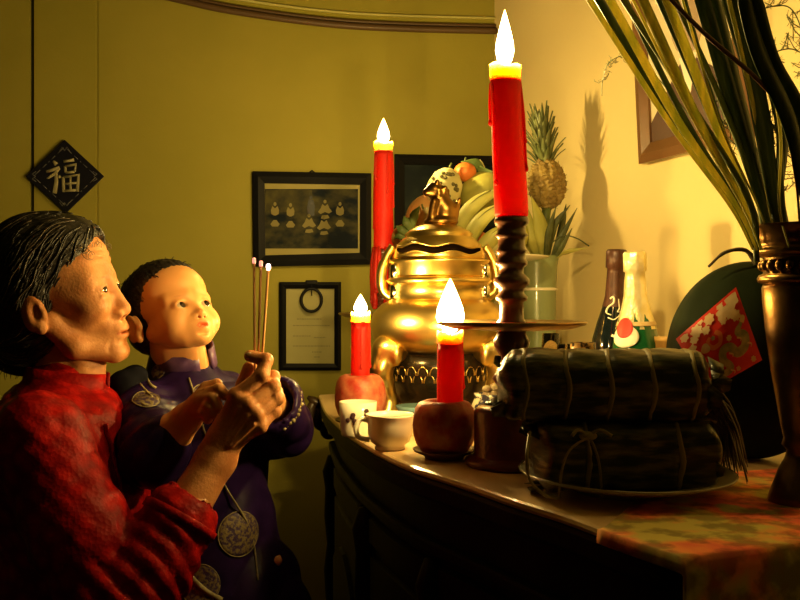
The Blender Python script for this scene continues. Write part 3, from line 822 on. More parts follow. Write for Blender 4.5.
b = T(407, Y=1.42)
t = thing('offering_plate', b, 'white plate with a folded brown packet before the censer', 'plate')
MB().lathe(b, [(.0, 0), (.035, 0), (.037, .004), (.052, .018), (.056, .024), (.053, .0245), (.036, .009), (.0, .009)], 36, cap=False).build('plate_body', m_porc, t)
mb = MB(); mb.box(b+Vector((.004, 0, .023)), (.062, .045, .012), R=Matrix.Rotation(.3, 3, 'Z'))
o = mb.build('brown_packet', M('brown_paper', (.30, .14, .05), .6, col2=(.5, .3, .12), scale=20), None, smooth=False, bevel=.003); tag(o, 'small brown packet lying on the white plate', 'packet')
mb = MB(); mb.tube([b+Vector((-.05, -.02, .0285)), b+Vector((-.02, -.024, .0305)), b+Vector((.045, -.022, .0335))], [.006, .004, .004], 8)
o = mb.build('rolled_napkin', m_porc, None); tag(o, 'white rolled stick lying across the plate rim', 'napkin')
b = T(418, Y=1.515)
t = MB().lathe(b, [(.0, .0), (.03, 0), (.032, .010), (.036, .026), (.040, .034), (.037, .0345), (.0, .030)], 32, cap=False, sq=(1.0, .9)).build('blue_dish', m_bluew)
tag(t, 'pale blue glazed dish between the candles before the censer', 'dish')

# small patterned pot right of the censer
b = T(492, Y=1.42)
t = thing('incense_pot', b, 'small dark patterned porcelain pot right of the censer', 'pot')
MB().lathe(b, [(.0, 0), (.022, 0), (.024, .006), (.034, .02), (.036, .04), (.030, .055), (.027, .06), (.030, .066), (.026, .066), (.02, .05), (.0, .05)], 30, cap=False).build('pot_body', M('patterned_porcelain', (.03, .03, .05), .25, col2=(.5, .45, .3), scale=45, lo=.5, hi=.56), t)
mb = MB()
for k in range(14):
    a = random.uniform(0, 6.28); q = random.uniform(.006, .02); d = Vector((math.cos(a), math.sin(a), 0))*q
    mb.ball(b+d+Vector((0, 0, .064+random.uniform(0, .014))), (.008, .008, .006), n=8, m=6)
mb.build('dried_petals', M('dried_petals', (.10, .03, .03), .7, col2=(.35, .3, .15), scale=60), t)

# ------------------------------------------------------------------ brass censer
cb = T(439, Y=1.68); cY = 1.68
def cz(py): return CAMZ-(py-300)/F*cY-TZ     # height over the table of a pixel row
t = thing('incense_burner', cb, 'large brass censer with elephant legs and a lion on its lid', 'censer')
k_ = cY/F
body = MB().lathe(cb, [(.0, cz(352)), (40*k_, cz(352)), (56*k_, cz(348)), (66*k_, cz(338)), (69*k_, cz(325)), (66*k_, cz(313)), (57*k_, cz(304)), (50*k_, cz(300.5)), (47*k_, cz(299)), (47*k_, cz(286)), (50*k_, cz(284.5)), (53*k_, cz(281)), (50*k_, cz(278)), (44*k_, cz(277)), (.0, cz(277))], 64, cap=False)
body.build('body', m_brass, t)
MB().lathe(cb, [(.0, cz(277.2)), (46*k_, cz(277.2)), (47*k_, cz(275)), (47*k_, cz(265)), (50*k_, cz(263)), (50*k_, cz(260.5)), (40*k_, cz(260)), (.0, cz(260))], 64, cap=False).build('collar', m_brass, t)
lid = MB().lathe(cb, [(44*k_, cz(260)), (46*k_, cz(258)), (44.5*k_, cz(252)), (42*k_, cz(245)), (36*k_, cz(239)), (33*k_, cz(237)), (34*k_, cz(234.5)), (30*k_, cz(231)), (22*k_, cz(227)), (14*k_, cz(224.5)), (.0, cz(224))], 64, cap=False).build('lid', m_brass, t)
# wavy smoke slot cut as a dark inlaid band with a lip
def slot(a0, a1, py, amp, wd, off, mat, name):
    mb = MB(); vs = []; n = 40
    for i in range(n+1):
        u = i/n; a = a0+(a1-a0)*u; zc = cz(py+amp*math.sin(u*17)+1.5*u*1.5)
        R_ = (44.6+off)*k_; hh = wd*(.35+.65*math.sin(PI*u)**.5)
        for s_ in (-1, 1):
            z = zc+s_*hh*.5; vs.append(cb+Vector((R_*math.cos(a), R_*math.sin(a), z)))
    mb.add(vs, [(2*i, 2*i+1, 2*i+3, 2*i+2) for i in range(n)])
    return mb.build(name, mat, lid, solid=.0015)
slot(PI*1.13, PI*1.83, 250, 1.6, .0125, 1.0, M('slot_dark', (.004, .002, .001), .9, spec=0.), 'smoke_slot')
mb = MB()
for s_ in (-1, 1):
    pts = []
    for i in range(41):
        u = i/40; a = PI*1.12+(PI*.72)*u; R_ = 45.6*k_; pts.append(cb+Vector((R_*math.cos(a), R_*math.sin(a), cz(250+1.6*math.sin(u*17)+2*u)+s_*.0075)))
    mb.tube(pts, .0017, 6)
mb.build('slot_lip', m_brass, lid)
# upright handles at both sides of the neck (rounded ears)
for s_ in (-1, 1):
    c0 = cb+Vector((s_*48*k_, 0, 0))
    pts = bez([c0+Vector((0, 0, cz(298))), c0+Vector((s_*.016, 0, cz(290))), c0+Vector((s_*.018, 0, cz(272))), c0+Vector((s_*.008, 0, cz(256))), c0+Vector((-s_*.004, 0, cz(246)))], 6)
    MB().tube(pts, [.009]*8+[.010]*8+[.008]*(len(pts)-16), 10).build('handle', m_brass, t)
for s_, yy in ((-1, 272), (-1, 292), (1, 272), (1, 292)):
    c0 = cb+Vector((s_*44*k_, -.035, cz(yy)))
    MB().tube([c0-Vector((0, 0, .014)), c0-Vector((0, 0, .010)), c0+Vector((0, 0, .010)), c0+Vector((0, 0, .014))], [.007, .010, .010, .007], 14).build('boss', m_chrome, t)
# legs: elephant heads
for a in (PI*1.18, PI*1.82, PI*.5):
    d = Vector((math.cos(a), math.sin(a), 0)); s = SDF(); c0 = np.array(cb+d*56*k_)
    dn = np.array(d); zz = np.array((0, 0, 1.)); sd = np.array((-d.y, d.x, 0))
    def q(o_, sdv, py): return c0+dn*o_+sd*sdv+zz*cz(py)
    s.ell(q(.0, 0, 347), (.034, .034, .03), .012)
    s.chain([q(.012, 0, 350), q(.024, 0, 366), q(.014, 0, 382), q(.004, 0, 396), q(.010, 0, 405)], [.026, .021, .016, .014, .018], .012)
    for s2 in (-1, 1):
        s.ell(q(.006, s2*.027, 352), (.012, .012, .022), .006)
        s.cap(q(.026, s2*.012, 366), q(.040, s2*.016, 374), .005, .002, .004)
        s.ell(q(.03, s2*.012, 352), (.006, .006, .006), .004)
    s.cap(q(.004, 0, 405), q(.008, 0, 409.5), .020, .022, .006)
    V, Q = s.mesh(.0035); me = np_mesh('leg', V, Q); link('leg', me, m_brass, t)
# dark lower basin with scale pattern between the legs
basin = MB().lathe(cb, [(.0, .012), (30*k_, .012), (38*k_, .02), (46*k_, cz(385)), (50*k_, cz(365)), (46*k_, cz(352)), (.0, cz(352))], 48, cap=False).build('lower_basin', M('basin_dark', (.03, .022, .012), .25, .6), t)
mb = MB()
for row, (py, rr) in enumerate(((372, 49.5), (379, 48))):
    for k in range(26):
        a = 2*PI*(k+.5*row)/26; pts = []
        for i in range(9):
            u = PI*i/8; aa = a+math.cos(u)*.105; R_ = (rr-.2*math.sin(u))*k_; pts.append(cb+Vector((R_*math.cos(aa), R_*math.sin(aa), cz(py)+math.sin(u)*.016)))
        mb.tube(pts, .0013, 5)
mb.build('scale_pattern', m_brass, basin)
# lion finial
s = SDF(); f0 = np.array(cb)+np.array((0, 0, cz(226)))
def q(x, y, z): return f0+np.array((x, y, z))*1.0
s.ell(q(.004, 0, .008), (.034, .026, .012), .006)
s.ell(q(.012, 0, .030), (.024, .020, .024), .01)
s.ell(q(.002, 0, .050), (.018, .017, .022), .01)
s.ell(q(-.008, -.002, .070), (.018, .016, .016), .008)
s.ell(q(-.022, -.003, .066), (.010, .010, .008), .005)
s.cap(q(-.010, -.016, .045), q(-.016, -.014, .012), .008, .007, .006)
s.cap(q(-.010, .016, .045), q(-.016, .014, .012), .008, .007, .006)
s.cap(q(.03, 0, .02), q(.040, 0, .052), .008, .004, .006)
for k in range(14):
    a = k*.9; s.ell(q(.002+.013*math.cos(a), .013*math.sin(a), .060+.004*(k % 5)), (.006, .006, .006), .003)
s.ell(q(-.004, -.012, .084), (.005, .004, .006), .003); s.ell(q(-.004, .010, .084), (.005, .004, .006), .003)
V, Q = s.mesh(.002); link('lion_finial', np_mesh('lion_finial', V, Q), m_bronze, t)

# ------------------------------------------------------------------ leaf wrapped bundles on the big plate
pc = Vector((.262, 1.0, TZ))
t = MB().lathe(pc, [(.0, 0), (.062, 0), (.064, .004), (.10, .014), (.122, .021), (.123, .023), (.12, .0235), (.095, .018), (.06, .010), (.0, .010)], 60, cap=False).build('serving_plate', M('plate_grey', (.4, .36, .26), .2, coat=.4))
tag(t, 'wide shallow plate under the leaf wrapped bundles', 'plate')
def wrapped(name, c, L_, ry, rz, sq, label, ang, nstr, cross=False, seed=0):
    """bundle wrapped in leaves: superellipse section, uneven ends, folded leaf edges, strings"""
    R_ = Matrix.Rotation(ang, 3, 'Z'); rr = random.Random(seed)
    t = thing(name, c-Vector((0, 0, rz)), label, 'rice cake', 'leaf wrapped sticky rice cakes')
    nx, n = 44, 48; vs = []
    ph = [rr.uniform(0, 6) for _ in range(6)]
    sx = [-.5+i/(nstr) for i in range(nstr+1)]
    bands = [(-.5+(i+.5)/nstr) for i in range(nstr)]
    def sec(u, a):
        e = abs(u*2); end = (1-max(0, (e-.86)/.14)**2.2*.42)
        pinch = 1-sum(.05*math.exp(-((u-b)/.012)**2) for b in bands)
        ca, sa = math.cos(a), math.sin(a)
        q = (abs(ca)**sq+abs(sa)**sq)**(-1/sq)
        wv = 1+.018*math.sin(7*a+ph[0]+u*9)+.014*math.sin(13*a+ph[1]-u*21)+.02*math.sin(u*31+ph[2]+2*a)
        return Vector((0, ry*ca*q*end*pinch*wv, rz*sa*q*end*pinch*wv))
    for i in range(nx+1):
        u = -.5+i/nx
        for j in range(n):
            a = 2*PI*j/n; v = sec(u, a); v.x = u*L_+.004*math.sin(a*3+ph[3])*abs(2*u)**6
            vs.append(c+R_@v)
    ctr = [c+R_@Vector((-.5*L_-.004, 0, 0)), c+R_@Vector((.5*L_+.004, 0, 0))]
    fs = [(i*n+j, i*n+(j+1) % n, (i+1)*n+(j+1) % n, (i+1)*n+j) for i in range(nx) for j in range(n)]
    k = len(vs); vs += ctr
    fs += [(j, k, (j+1) % n) for j in range(n)]+[(nx*n+j, nx*n+(j+1) % n, k+1) for j in range(n)]
    MB().add(vs, fs).build('leaf_wrap', m_leafd, t)
    for b in bands:       # strings round the bundle
        pts = [c+R_@(sec(b, 2*PI*j/28)*1.025+Vector((b*L_+.002*math.sin(j), 0, 0))) for j in range(29)]
        MB().tube(pts, .0036, 6, flat=.4).build('string', m_string, t)
    if cross:
        for off in (-.3, .25):
            pts = []
            for j in range(33):
                u = -.52+1.04*(j/32) ; pts.append(c+R_@Vector((u*L_, ry*off*2*.5, rz*1.03*(1 if abs(u) < .5 else .9))))
            MB().tube(pts, .003, 6, flat=.4).build('string', m_string, t)
    mb = MB()             # loose leaf edges and folded corners at the ends
    for k in range(16):
        sgn = rr.choice((-1, 1)); a = rr.uniform(0, 2*PI); u = sgn*rr.uniform(.42, .5)
        p0 = c+R_@(sec(u, a)*1.0+Vector((u*L_, 0, 0))); d = R_@Vector((sgn*rr.uniform(.006, .02), 0, 0))
        nrm = (R_@sec(u, a)).normalized(); tg = R_@Vector((0, -math.sin(a), math.cos(a)))
        w_ = rr.uniform(.008, .018)
        mb.add([p0-tg*w_+nrm*.001, p0+tg*w_+nrm*.001, p0+d+tg*w_*.5+nrm*.006, p0+d*1.2-tg*w_*.3+nrm*.003], [(0, 1, 2, 3)])
    mb.build('leaf_flap', m_leafd, t, solid=.0008)['kind'] = 'stuff'
    return t
zl = TZ+.0185
up = wrapped('rice_cake', Vector((.232, .985, 1.2425)), .232, .046, .041, 2.6, 'long leaf wrapped rice cake on top, five string bands', -.04, 5, seed=3)
lo_ = wrapped('rice_cake', Vector((.256, 1.0, 1.1655)), .20, .068, .0385, 5, 'square leaf wrapped rice cake at the bottom of the stack, on the plate', -.02, 2, cross=True, seed=9)
# arching loose string loop in front of the lower cake
q = [P(559, 498, .925), P(562, 470, .918), P(570, 450, .915), P(588, 439, .918), P(596, 452, .914), P(600, 470, .914), P(602, 497, .92)]
MB().tube(bez(q, 6), .0022, 6, flat=.5).build('string', m_string, lo_)
q = [P(530, 432, .93), P(527, 455, .90), P(530, 480, .905), P(545, 495, .91), P(556, 498, .92)]
MB().tube(bez(q, 6), .0018, 6).build('string', m_string, lo_)
mb = MB(); mb.ball(P(588, 436, .93), (.010, .006, .005)); mb.tube(bez([P(588, 436, .93), P(600, 430, .925), P(612, 436, .92)], 4), .002, 6); mb.tube(bez([P(588, 436, .93), P(578, 430, .925), P(572, 436, .92)], 4), .002, 6)
mb.build('knot', m_string, up)
# long fringe of leaf strips hanging off the right end
rr = random.Random(4); mb = MB()
for k in range(46):
    x0 = rr.uniform(694, 706); y0 = rr.uniform(372, 400); x1 = rr.uniform(716, 748); y1 = rr.uniform(462, 492)*.985
    Y1 = rr.uniform(.975, 1.02)
    zend = P(x1, y1, Y1).z
    if zend < TZ+.004: y1 = 300+(CAMZ-TZ-.006)*F/Y1
    pts = bez([P(x0, y0, .98+rr.uniform(-.02, .02)), P((x0+x1)/2+rr.uniform(2, 10), (y0+y1)/2-rr.uniform(0, 14), .98), P(x1, y1, Y1)], 5)
    mb.tube(pts, [.0022]*(len(pts)-1)+[.0008], 5, flat=.35)
o = mb.build('leaf_fringe', M('dry_leaf_strip', (.03, .03, .028), .5, col2=(.07, .06, .045), scale=30), up); o['kind'] = 'stuff'

# ------------------------------------------------------------------ bottles by the wall
def bottle(px, Y, h, label, glass, foil, tilt, kind):
    b = T(px, Y=Y); t = thing('bottle', b, label, 'bottle', 'bottles by the wall')
    R_ = Matrix.Rotation(tilt, 3, 'Y'); R = .041
    MB().lathe(b, [(.0, .004), (R*.8, 0), (R, .006), (R, .12), (R*.97, .145), (R*.80, .175), (R*.58, .205), (.0185, .225), (.016, h-.04)], 36, axis=R_).build('glass_body', glass, t)
    z0 = .170 if kind else .205
    pr = [(R*.83, z0), (R*.60, .206), (.0195, .228), (.0175, h-.05)] if kind else [(.0235, .207), (.0188, .228), (.0168, h-.045)]
    pr += [(.0165, h-.036), (.0195, h-.034), (.0198, h-.004), (.017, h), (.0, h)]
    wb_ = (lambda a, z: 1+.03*math.sin(9*a+z*200)+.02*math.sin(4*a-z*310)) if kind else (lambda a, z: 1+.008*math.sin(11*a))
    MB().lathe(b, pr, 40, axis=R_, wob=wb_, cap=False).build('foil', foil, t)
    return t, b, R_
t1, bb1, R1 = bottle(611, 1.62, .315, 'dark bottle with brown foil neck, left of the gold one', m_glassd, m_foilb, .035, 0)
t2, bb2, R2 = bottle(638, 1.49, .304, 'green bottle with crinkled pale gold foil neck', m_glassg, m_gold, -.02, 1)
def on_bottle(b, R_, R, a, z, lift=.0006):
    return b+R_@Vector(((R+lift)*math.cos(a), (R+lift)*math.sin(a), z))
def brad(z): return float(np.interp(z, [.006, .12, .145, .175, .205, .225], [.041, .041, .0398, .0328, .0238, .0195]))
def strip_on(b, R_, pts, w_, name, mat, t):
    mb = MB(); p3 = [on_bottle(b, R_, brad(z), a, z, .0012) for a, z in pts]; mb.tube(bez(p3, 4), w_, 5, flat=.4); return mb.build(name, mat, t)
A = -PI/2-.25
strip_on(bb1, R1, [(A-.45, .222), (A-.15, .226), (A-.1, .215), (A-.5, .206), (A-.55, .196), (A-.2, .192)], .0022, 'lettering', m_white, t1)
strip_on(bb1, R1, [(A+.30, .222), (A+.34, .205), (A+.2, .198), (A+.7, .2)], .0020, 'lettering', m_white, t1)
strip_on(bb1, R1, [(A-.4, .187), (A, .184), (A+.5, .196), (A+.8, .196)], .0016, 'lettering', m_white, t1)
strip_on(bb1, R1, [(A-.1, .155), (A+.15, .150), (A+.05, .135), (A+.3, .13)], .0035, 'lettering', m_white, t1)
def label_on(b, R_, a0, a1, z0, z1, name, mat, t, shape=None, lift=.0015):
    mb = MB(); n, m = 14, 10; vs = []; keep = []
    for i in range(n+1):
        for j in range(m+1):
            a = a0+(a1-a0)*i/n; z = z0+(z1-z0)*j/m
            if shape:      # squash the grid into an ellipse
                u, v = 2*i/n-1, 2*j/m-1; q = math.sqrt(max(1e-6, 1-v*v/2)); u2 = u*math.sqrt(1-v*v/2); v2 = v*math.sqrt(1-u*u/2)
                a = (a0+a1)/2+(a1-a0)/2*u2; z = (z0+z1)/2+(z1-z0)/2*v2
            vs.append(on_bottle(b, R_, brad(z), a, z, lift))
    mb.add(vs, [(i*(m+1)+j, (i+1)*(m+1)+j, (i+1)*(m+1)+j+1, i*(m+1)+j+1) for i in range(n) for j in range(m)])
    return mb.build(name, mat, t, solid=.0005)
label_on(bb2, R2, -PI/2-1.35, -PI/2-.15, .140, .178, 'paper_seal', m_white, t2, 1, .0045)
label_on(bb2, R2, -PI/2-1.2, -PI/2-.4, .156, .190, 'red_seal', m_redp, t2, 1, .0055)
label_on(bb2, R2, -PI, 0, .176, .183, 'neck_band', M('pale_band', (.7, .5, .25), .4), t2, None, .0022)

# small round tin behind the cakes, little glasses and a gilt cup
b = T(667, Y=1.46)
t = MB().lathe(b, [(.0, 0), (.020, 0), (.0205, .15), (.0215, .150), (.0215, .158), (.020, .158), (.0, .157)], 28, cap=False).build('round_tin', M('tan_card', (.55, .33, .10), .5))
tag(t, 'tall tan cardboard tube between the gold bottle and the red paper', 'tube')
b = T(583, Y=1.30)
t = thing('gilt_cup', b, 'small gilt cup with dark leaf pattern behind the top cake', 'cup')
MB().lathe(b, [(.0, 0), (.016, 0), (.017, .09), (.010, .10), (.009, .112), (.017, .125), (.019, .145), (.0188, .156), (.017, .156), (.015, .13), (.0, .12)], 28, cap=False).build('cup_body', M('gilt_pattern', (.05, .03, .02), .3, col2=(.7, .45, .15), scale=90, lo=.42, hi=.5), t)
m_cg = M('clear_glass', (.95, .92, .8), .03, trans=1.)
for px_, Y_, h_, lb in ((551, 1.42, .165, 'small clear glass behind the drip plate, left of the gilt cup'), (566, 1.36, .150, 'small clear glass touching left of the gilt cup')):
    b = T(px_, Y=Y_)
    t = MB().lathe(b, [(.0, 0), (.018, 0), (.019, .004), (.004, .01), (.0035, h_*.55), (.012, h_*.62), (.016, h_*.8), (.014, h_), (.0132, h_), (.0150, h_*.8), (.011, h_*.64), (.0, h_*.6)], 24, cap=False).build('wine_glass', m_cg)
    tag(t, lb, 'glass', 'small clear glasses')

# ------------------------------------------------------------------ watermelon with the red paper
mc = Vector((.488, 1.20, TZ+.137))
def mfn(d): return 1+.012*math.sin(10*math.atan2(d.y, d.x))*(1-d.z*d.z)
t = thing('watermelon', mc-Vector((0, 0, .137)), 'big dark watermelon leaning by the wall behind the brass vase', 'watermelon')
melon = MB().ball(mc, (.112, .112, .137), n=56, m=36, fn=mfn).build('rind', m_melon, t)
MB().tube(bez([mc+Vector((.0, -.03, .128)), mc+Vector((-.022, -.04, .150)), mc+Vector((-.05, -.04, .147)), mc+Vector((-.072, -.04, .128))], 5), [.004]*4+[.003]*4+[.0025]*4+[.0018]*4, 7).build('stalk', M('dry_stalk', (.05, .035, .015), .7), t)
bm_ = bvh_of(melon)
O = Vector((0, 0, CAMZ))
# the paper is a slightly bowed square sheet, leaning on the rind
cor = [(736, 287), (762, 360), (708, 391), (676, 339)]
def paper(u, v, off=0.):
    a = [Vector((x, y)) for x, y in cor]
    p = a[0].lerp(a[1], u).lerp(a[3].lerp(a[2], u), v)
    y_on = 1.062+.05*((u-.5)**2+(v-.5)**2)+.035*v
    d = Vector(((p.x-400)/F, 1, -(p.y-300)/F))
    return O+d*(y_on-off)
def sheet(u0, u1, v0, v1, off, name, mat, parent, n=10, fn=None):
    mb = MB(); vs = [paper(u0+(u1-u0)*i/n, v0+(v1-v0)*j/n, off) for i in range(n+1) for j in range(n+1)]
    mb.add(vs, [(i*(n+1)+j, (i+1)*(n+1)+j, (i+1)*(n+1)+j+1, i*(n+1)+j+1) for i in range(n) for j in range(n)])
    return mb.build(name, mat, parent, smooth=False, solid=.0006)
rp = thing('red_paper', paper(.5, .5), 'red paper lozenge with a pale dragon, stuck on the watermelon', 'decoration')
m_rp = M('red_paper', (.68, .025, .012), .45)
m_cream = M('cream_ink', (.80, .60, .36), .5, col2=(.7, .42, .2), scale=60)
m_grn = M('dragon_green', (.22, .24, .10), .45, col2=(.5, .42, .2), scale=90)
m_orng = M('orange_ink', (.75, .2, .05), .5)
sheet(0, 1, 0, 1, 0, 'sheet', m_rp, rp)
def band(pts, ws, name, mat, off):
    mb = MB(); n = len(pts); vs = []
    pp = bez([(a, b, 0) for a, b in pts], 6); wsx = np.interp(np.linspace(0, 1, len(pp)), np.linspace(0, 1, len(ws)), ws)
    for i, p in enumerate(pp):
        a = pp[max(0, i-1)]; b = pp[min(len(pp)-1, i+1)]; tt = (b-a).normalized(); nn_ = Vector((-tt.y, tt.x, 0))*wsx[i]
        vs += [paper(p.x+nn_.x, p.y+nn_.y, off), paper(p.x-nn_.x, p.y-nn_.y, off)]
    mb.add(vs, [(2*i, 2*i+1, 2*i+3, 2*i+2) for i in range(len(pp)-1)])
    return mb.build(name, mat, rp, smooth=False)
rr = random.Random(12)
def blob(u, v, r, name, mat, off, lob=5, am=.16):
    mb = MB(); vs = [paper(u, v, off)]; n = 26
    for k in range(n):
        a = 2*PI*k/n; q = r*(1+am*math.sin(lob*a+u*9)); vs.append(paper(min(.97, max(.03, u+q*math.cos(a))), min(.97, max(.03, v+q*math.sin(a))), off))
    mb.add(vs, [(0, 1+k, 1+(k+1) % n) for k in range(n)]); return mb.build(name, mat, rp, smooth=False)
for u, v, r in ((.10, .12, .10), (.16, .30, .09), (.30, .14, .07), (.10, .5, .075), (.12, .72, .085), (.08, .9, .06), (.3, .88, .06), (.9, .88, .06), (.94, .4, .035), (.25, .33, .05), (.3, .95, .04), (.6, .93, .05), (.22, .2, .08), (.05, .3, .05), (.2, .6, .06), (.2, .8, .06), (.45, .9, .05), (.5, .35, .04), (.93, .72, .04), (.93, .12, .04), (.5, .82, .03), (.04, .62, .04)):
    blob(u, v, r, 'printed_cloud', m_cream, .0012, lob=rr.choice((5, 6, 7)))
band([(.42, .10), (.5, .2), (.6, .12), (.72, .18), (.74, .32), (.62, .38), (.6, .5), (.72, .56), (.86, .5), (.9, .62), (.82, .74), (.68, .70), (.66, .84), (.78, .92)], [.02, .05, .06, .065, .065, .06, .06, .06, .055, .05, .045, .04, .03, .012], 'printed_dragon', m_grn, .0016)
band([(.42, .10), (.38, .06), (.34, .1)], [.04, .035, .01], 'dragon_head', m_cream, .002)
for u, v in ((.7, .12), (.68, .44), (.9, .52), (.76, .8), (.56, .24)): band([(u, v), (u+.04, v-.05), (u+.07, v-.03)], [.012, .01, .004], 'dragon_claw', m_cream, .0022)
band([(.3, .5), (.38, .45), (.48, .5), (.48, .62), (.38, .66), (.32, .6)], [.03, .035, .03, .035, .03, .02], 'printed_phoenix', m_orng, .0016)
blob(.42, .72, .07, 'printed_pearl', m_cream, .002, 3, .08); blob(.36, .56, .03, 'printed_spot', m_grn, .0024)

# ------------------------------------------------------------------ brass vase with gladiolus
vY = .93; vx = 802; vb = T(vx, Y=vY); kv = vY/F
def vz(py): return CAMZ-(py-300)/F*vY-TZ
t = thing('tall_vase', vb, 'tall dark brass vase with beaded neck holding long leaves', 'vase')
prof = [(0, 0), (31*kv, 0), (32*kv, .004), (30*kv, vz(492)), (27*kv, vz(484)), (22*kv, vz(470)), (16*kv, vz(458)), (14*kv, vz(450)), (19*kv, vz(445)), (17*kv, vz(438)), (20*kv, vz(425)), (24*kv, vz(400)), (29*kv, vz(370)), (34*kv, vz(330)), (37*kv, vz(300)), (37.5*kv, vz(288)), (36*kv, vz(284))]
MB().lathe(vb, prof, 48).build('body', m_bronze, t)
MB().lathe(vb, [(36*kv, vz(284)), (41*kv, vz(282)), (42*kv, vz(278.5)), (40*kv, vz(275)), (36*kv, vz(273.5)), (36*kv, vz(258)), (41*kv, vz(256)), (45*kv, vz(252)), (44*kv, vz(248)), (42*kv, vz(246)), (45*kv, vz(243)), (46*kv, vz(238)), (49*kv, vz(230)), (54*kv, vz(226.5)), (54*kv, vz(225.5)), (48*kv, vz(227)), (43*kv, vz(236)), (38*kv, vz(250)), (34*kv, vz(272))], 48, cap=False).build('neck', m_bronze, t)
nb = 22
for k in range(nb):
    a = 2*PI*k/nb
    MB().ball(vb+Vector((math.cos(a)*37*kv, math.sin(a)*37*kv, vz(265.5))), (.0048, .0048, .0062), n=10, m=8).build('bead', m_bronze, t)

def blade(pts, wmax, name, mat, parent, roll=0., fold=.35, tip=.1, n=7):
    pp = bez(pts, n); k = len(pp); mb = MB(); vs = []
    for i, p in enumerate(pp):
        u = i/(k-1); w_ = wmax*min(1, .25+u*1.5)*min(1, (1-u)/tip+.02)
        a = pp[max(0, i-1)]; b = pp[min(k-1, i+1)]; tt = (b-a).normalized()
        sd_ = tt.cross(Vector((math.sin(roll), -math.cos(roll), 0))).normalized(); up_ = sd_.cross(tt)
        for s_ in (-1, -.5, 0, .5, 1): vs.append(p+sd_*w_*s_+up_*w_*fold*(1-abs(s_)))
    mb.add(vs, [(i*5+j, i*5+j+1, (i+1)*5+j+1, (i+1)*5+j) for i in range(k-1) for j in range(4)])
    o = mb.build(name, mat, parent); q = o.modifiers.new('solid', 'SOLIDIFY'); q.thickness = .0012; return o
stalks = [
 ('leaning furthest left out of the brass vase, outer leaves coloured as lit', [(578, -16, 'y', 0.0028, .2), (592, -12, 'd', 0.0061, .5), (604, -10, 'y', 0.0040, -.2), (618, -14, 'd', 0.0037, .3), (628, -10, 'y', 0.0028, .8)], 757, .90),
 ('second from the left in the brass vase, broad yellow green blade', [(636, -14, 'y', 0.0046, -.3), (650, -20, 'd', 0.0045, .4), (660, -16, 'y', 0.0050, .1), (682, -12, 'd', 0.0045, .9)], 766, .93),
 ('in the middle of the brass vase, broad dark upright blades', [(676, -22, 'y', 0.0025, .9), (696, -20, 'd', 0.0082, .0), (712, -10, 'd', 0.0090, .3), (722, -26, 'y', 0.0028, .4), (704, -18, 'd', 0.0049, 1.0)], 778, .93),
 ('rightmost in the brass vase, dark blades by the frame edge', [(734, -20, 'd', 0.0090, -.2), (740, -12, 'd', 0.0074, .2), (746, -8, 'y', 0.0025, .6), (726, -22, 'd', 0.0082, .4)], 790, .90)]
for lb, leaves, bx, bY in stalks:
    rt = P(bx, 240, bY)
    st = thing('gladiolus_stalk', P(bx, 260, bY), 'gladiolus foliage '+lb, 'foliage', 'gladiolus stalks in the vase')
    x0 = leaves[0][0]; xm = leaves[len(leaves)//2][0]
    MB().tube(bez([P(bx, 262, bY+.005), P(bx-8, 200, bY+.008), P((bx+xm)/2+8, 100, bY+.01), P(xm+6, -20, bY+.02)], 6), .0032, 7).build('stem', m_stem, st)
    for i, (lx, ly, kd, w_, ro) in enumerate(leaves):
        dY = (-.035 if kd == 'y' else .01)+.006*i+random.uniform(-.006, .006); b0 = bx+(i-2)*2.2
        bow = random.uniform(-4, 8)+(10 if lx > 735 else 0)
        w_ *= random.uniform(.9, 1.1)
        blade([P(b0, 250, bY+dY*.3), P(b0-6+(lx-b0)*.10, 205, bY+dY*.5), P(b0+(lx-b0)*.52+bow, 118, bY+dY), P(lx, ly, bY+dY*1.8), P(lx-(b0-lx)*.18, ly-34, bY+dY*2)], w_, 'leaf', m_glad if kd == 'd' else m_glad_lit, st, ro, tip=.16)  # leaves that should catch the light take the lit colour
# a dark blade sweeping down past the right side of the bunch
st = thing('gladiolus_stalk', P(806, 255, .88), 'dark gladiolus leaves crossing low at the right edge of the vase', 'foliage', 'gladiolus stalks in the vase')
MB().tube(bez([P(806, 255, .90), P(804, 190, .88), P(790, 120, .87), P(748, 10, .86), P(740, -30, .86)], 6), .003, 7).build('stem', m_stem, st)
blade([P(806, 240, .89), P(803, 190, .87), P(788, 120, .86), P(757, 50, .86), P(738, -30, .86)], .0085, 'leaf', m_glad, st, .2)
blade([P(812, 240, .90), P(812, 180, .875), P(798, 110, .87), P(770, 55, .865), P(748, -30, .86)], .007, 'leaf', m_glad, st, -.3)
blade([P(800, 238, .89), P(794, 170, .865), P(775, 100, .86), P(700, 30, .855), P(652, -20, .85)], .0022, 'leaf', M('reddish_leaf', (.16, .06, .03), .5), st, .3)
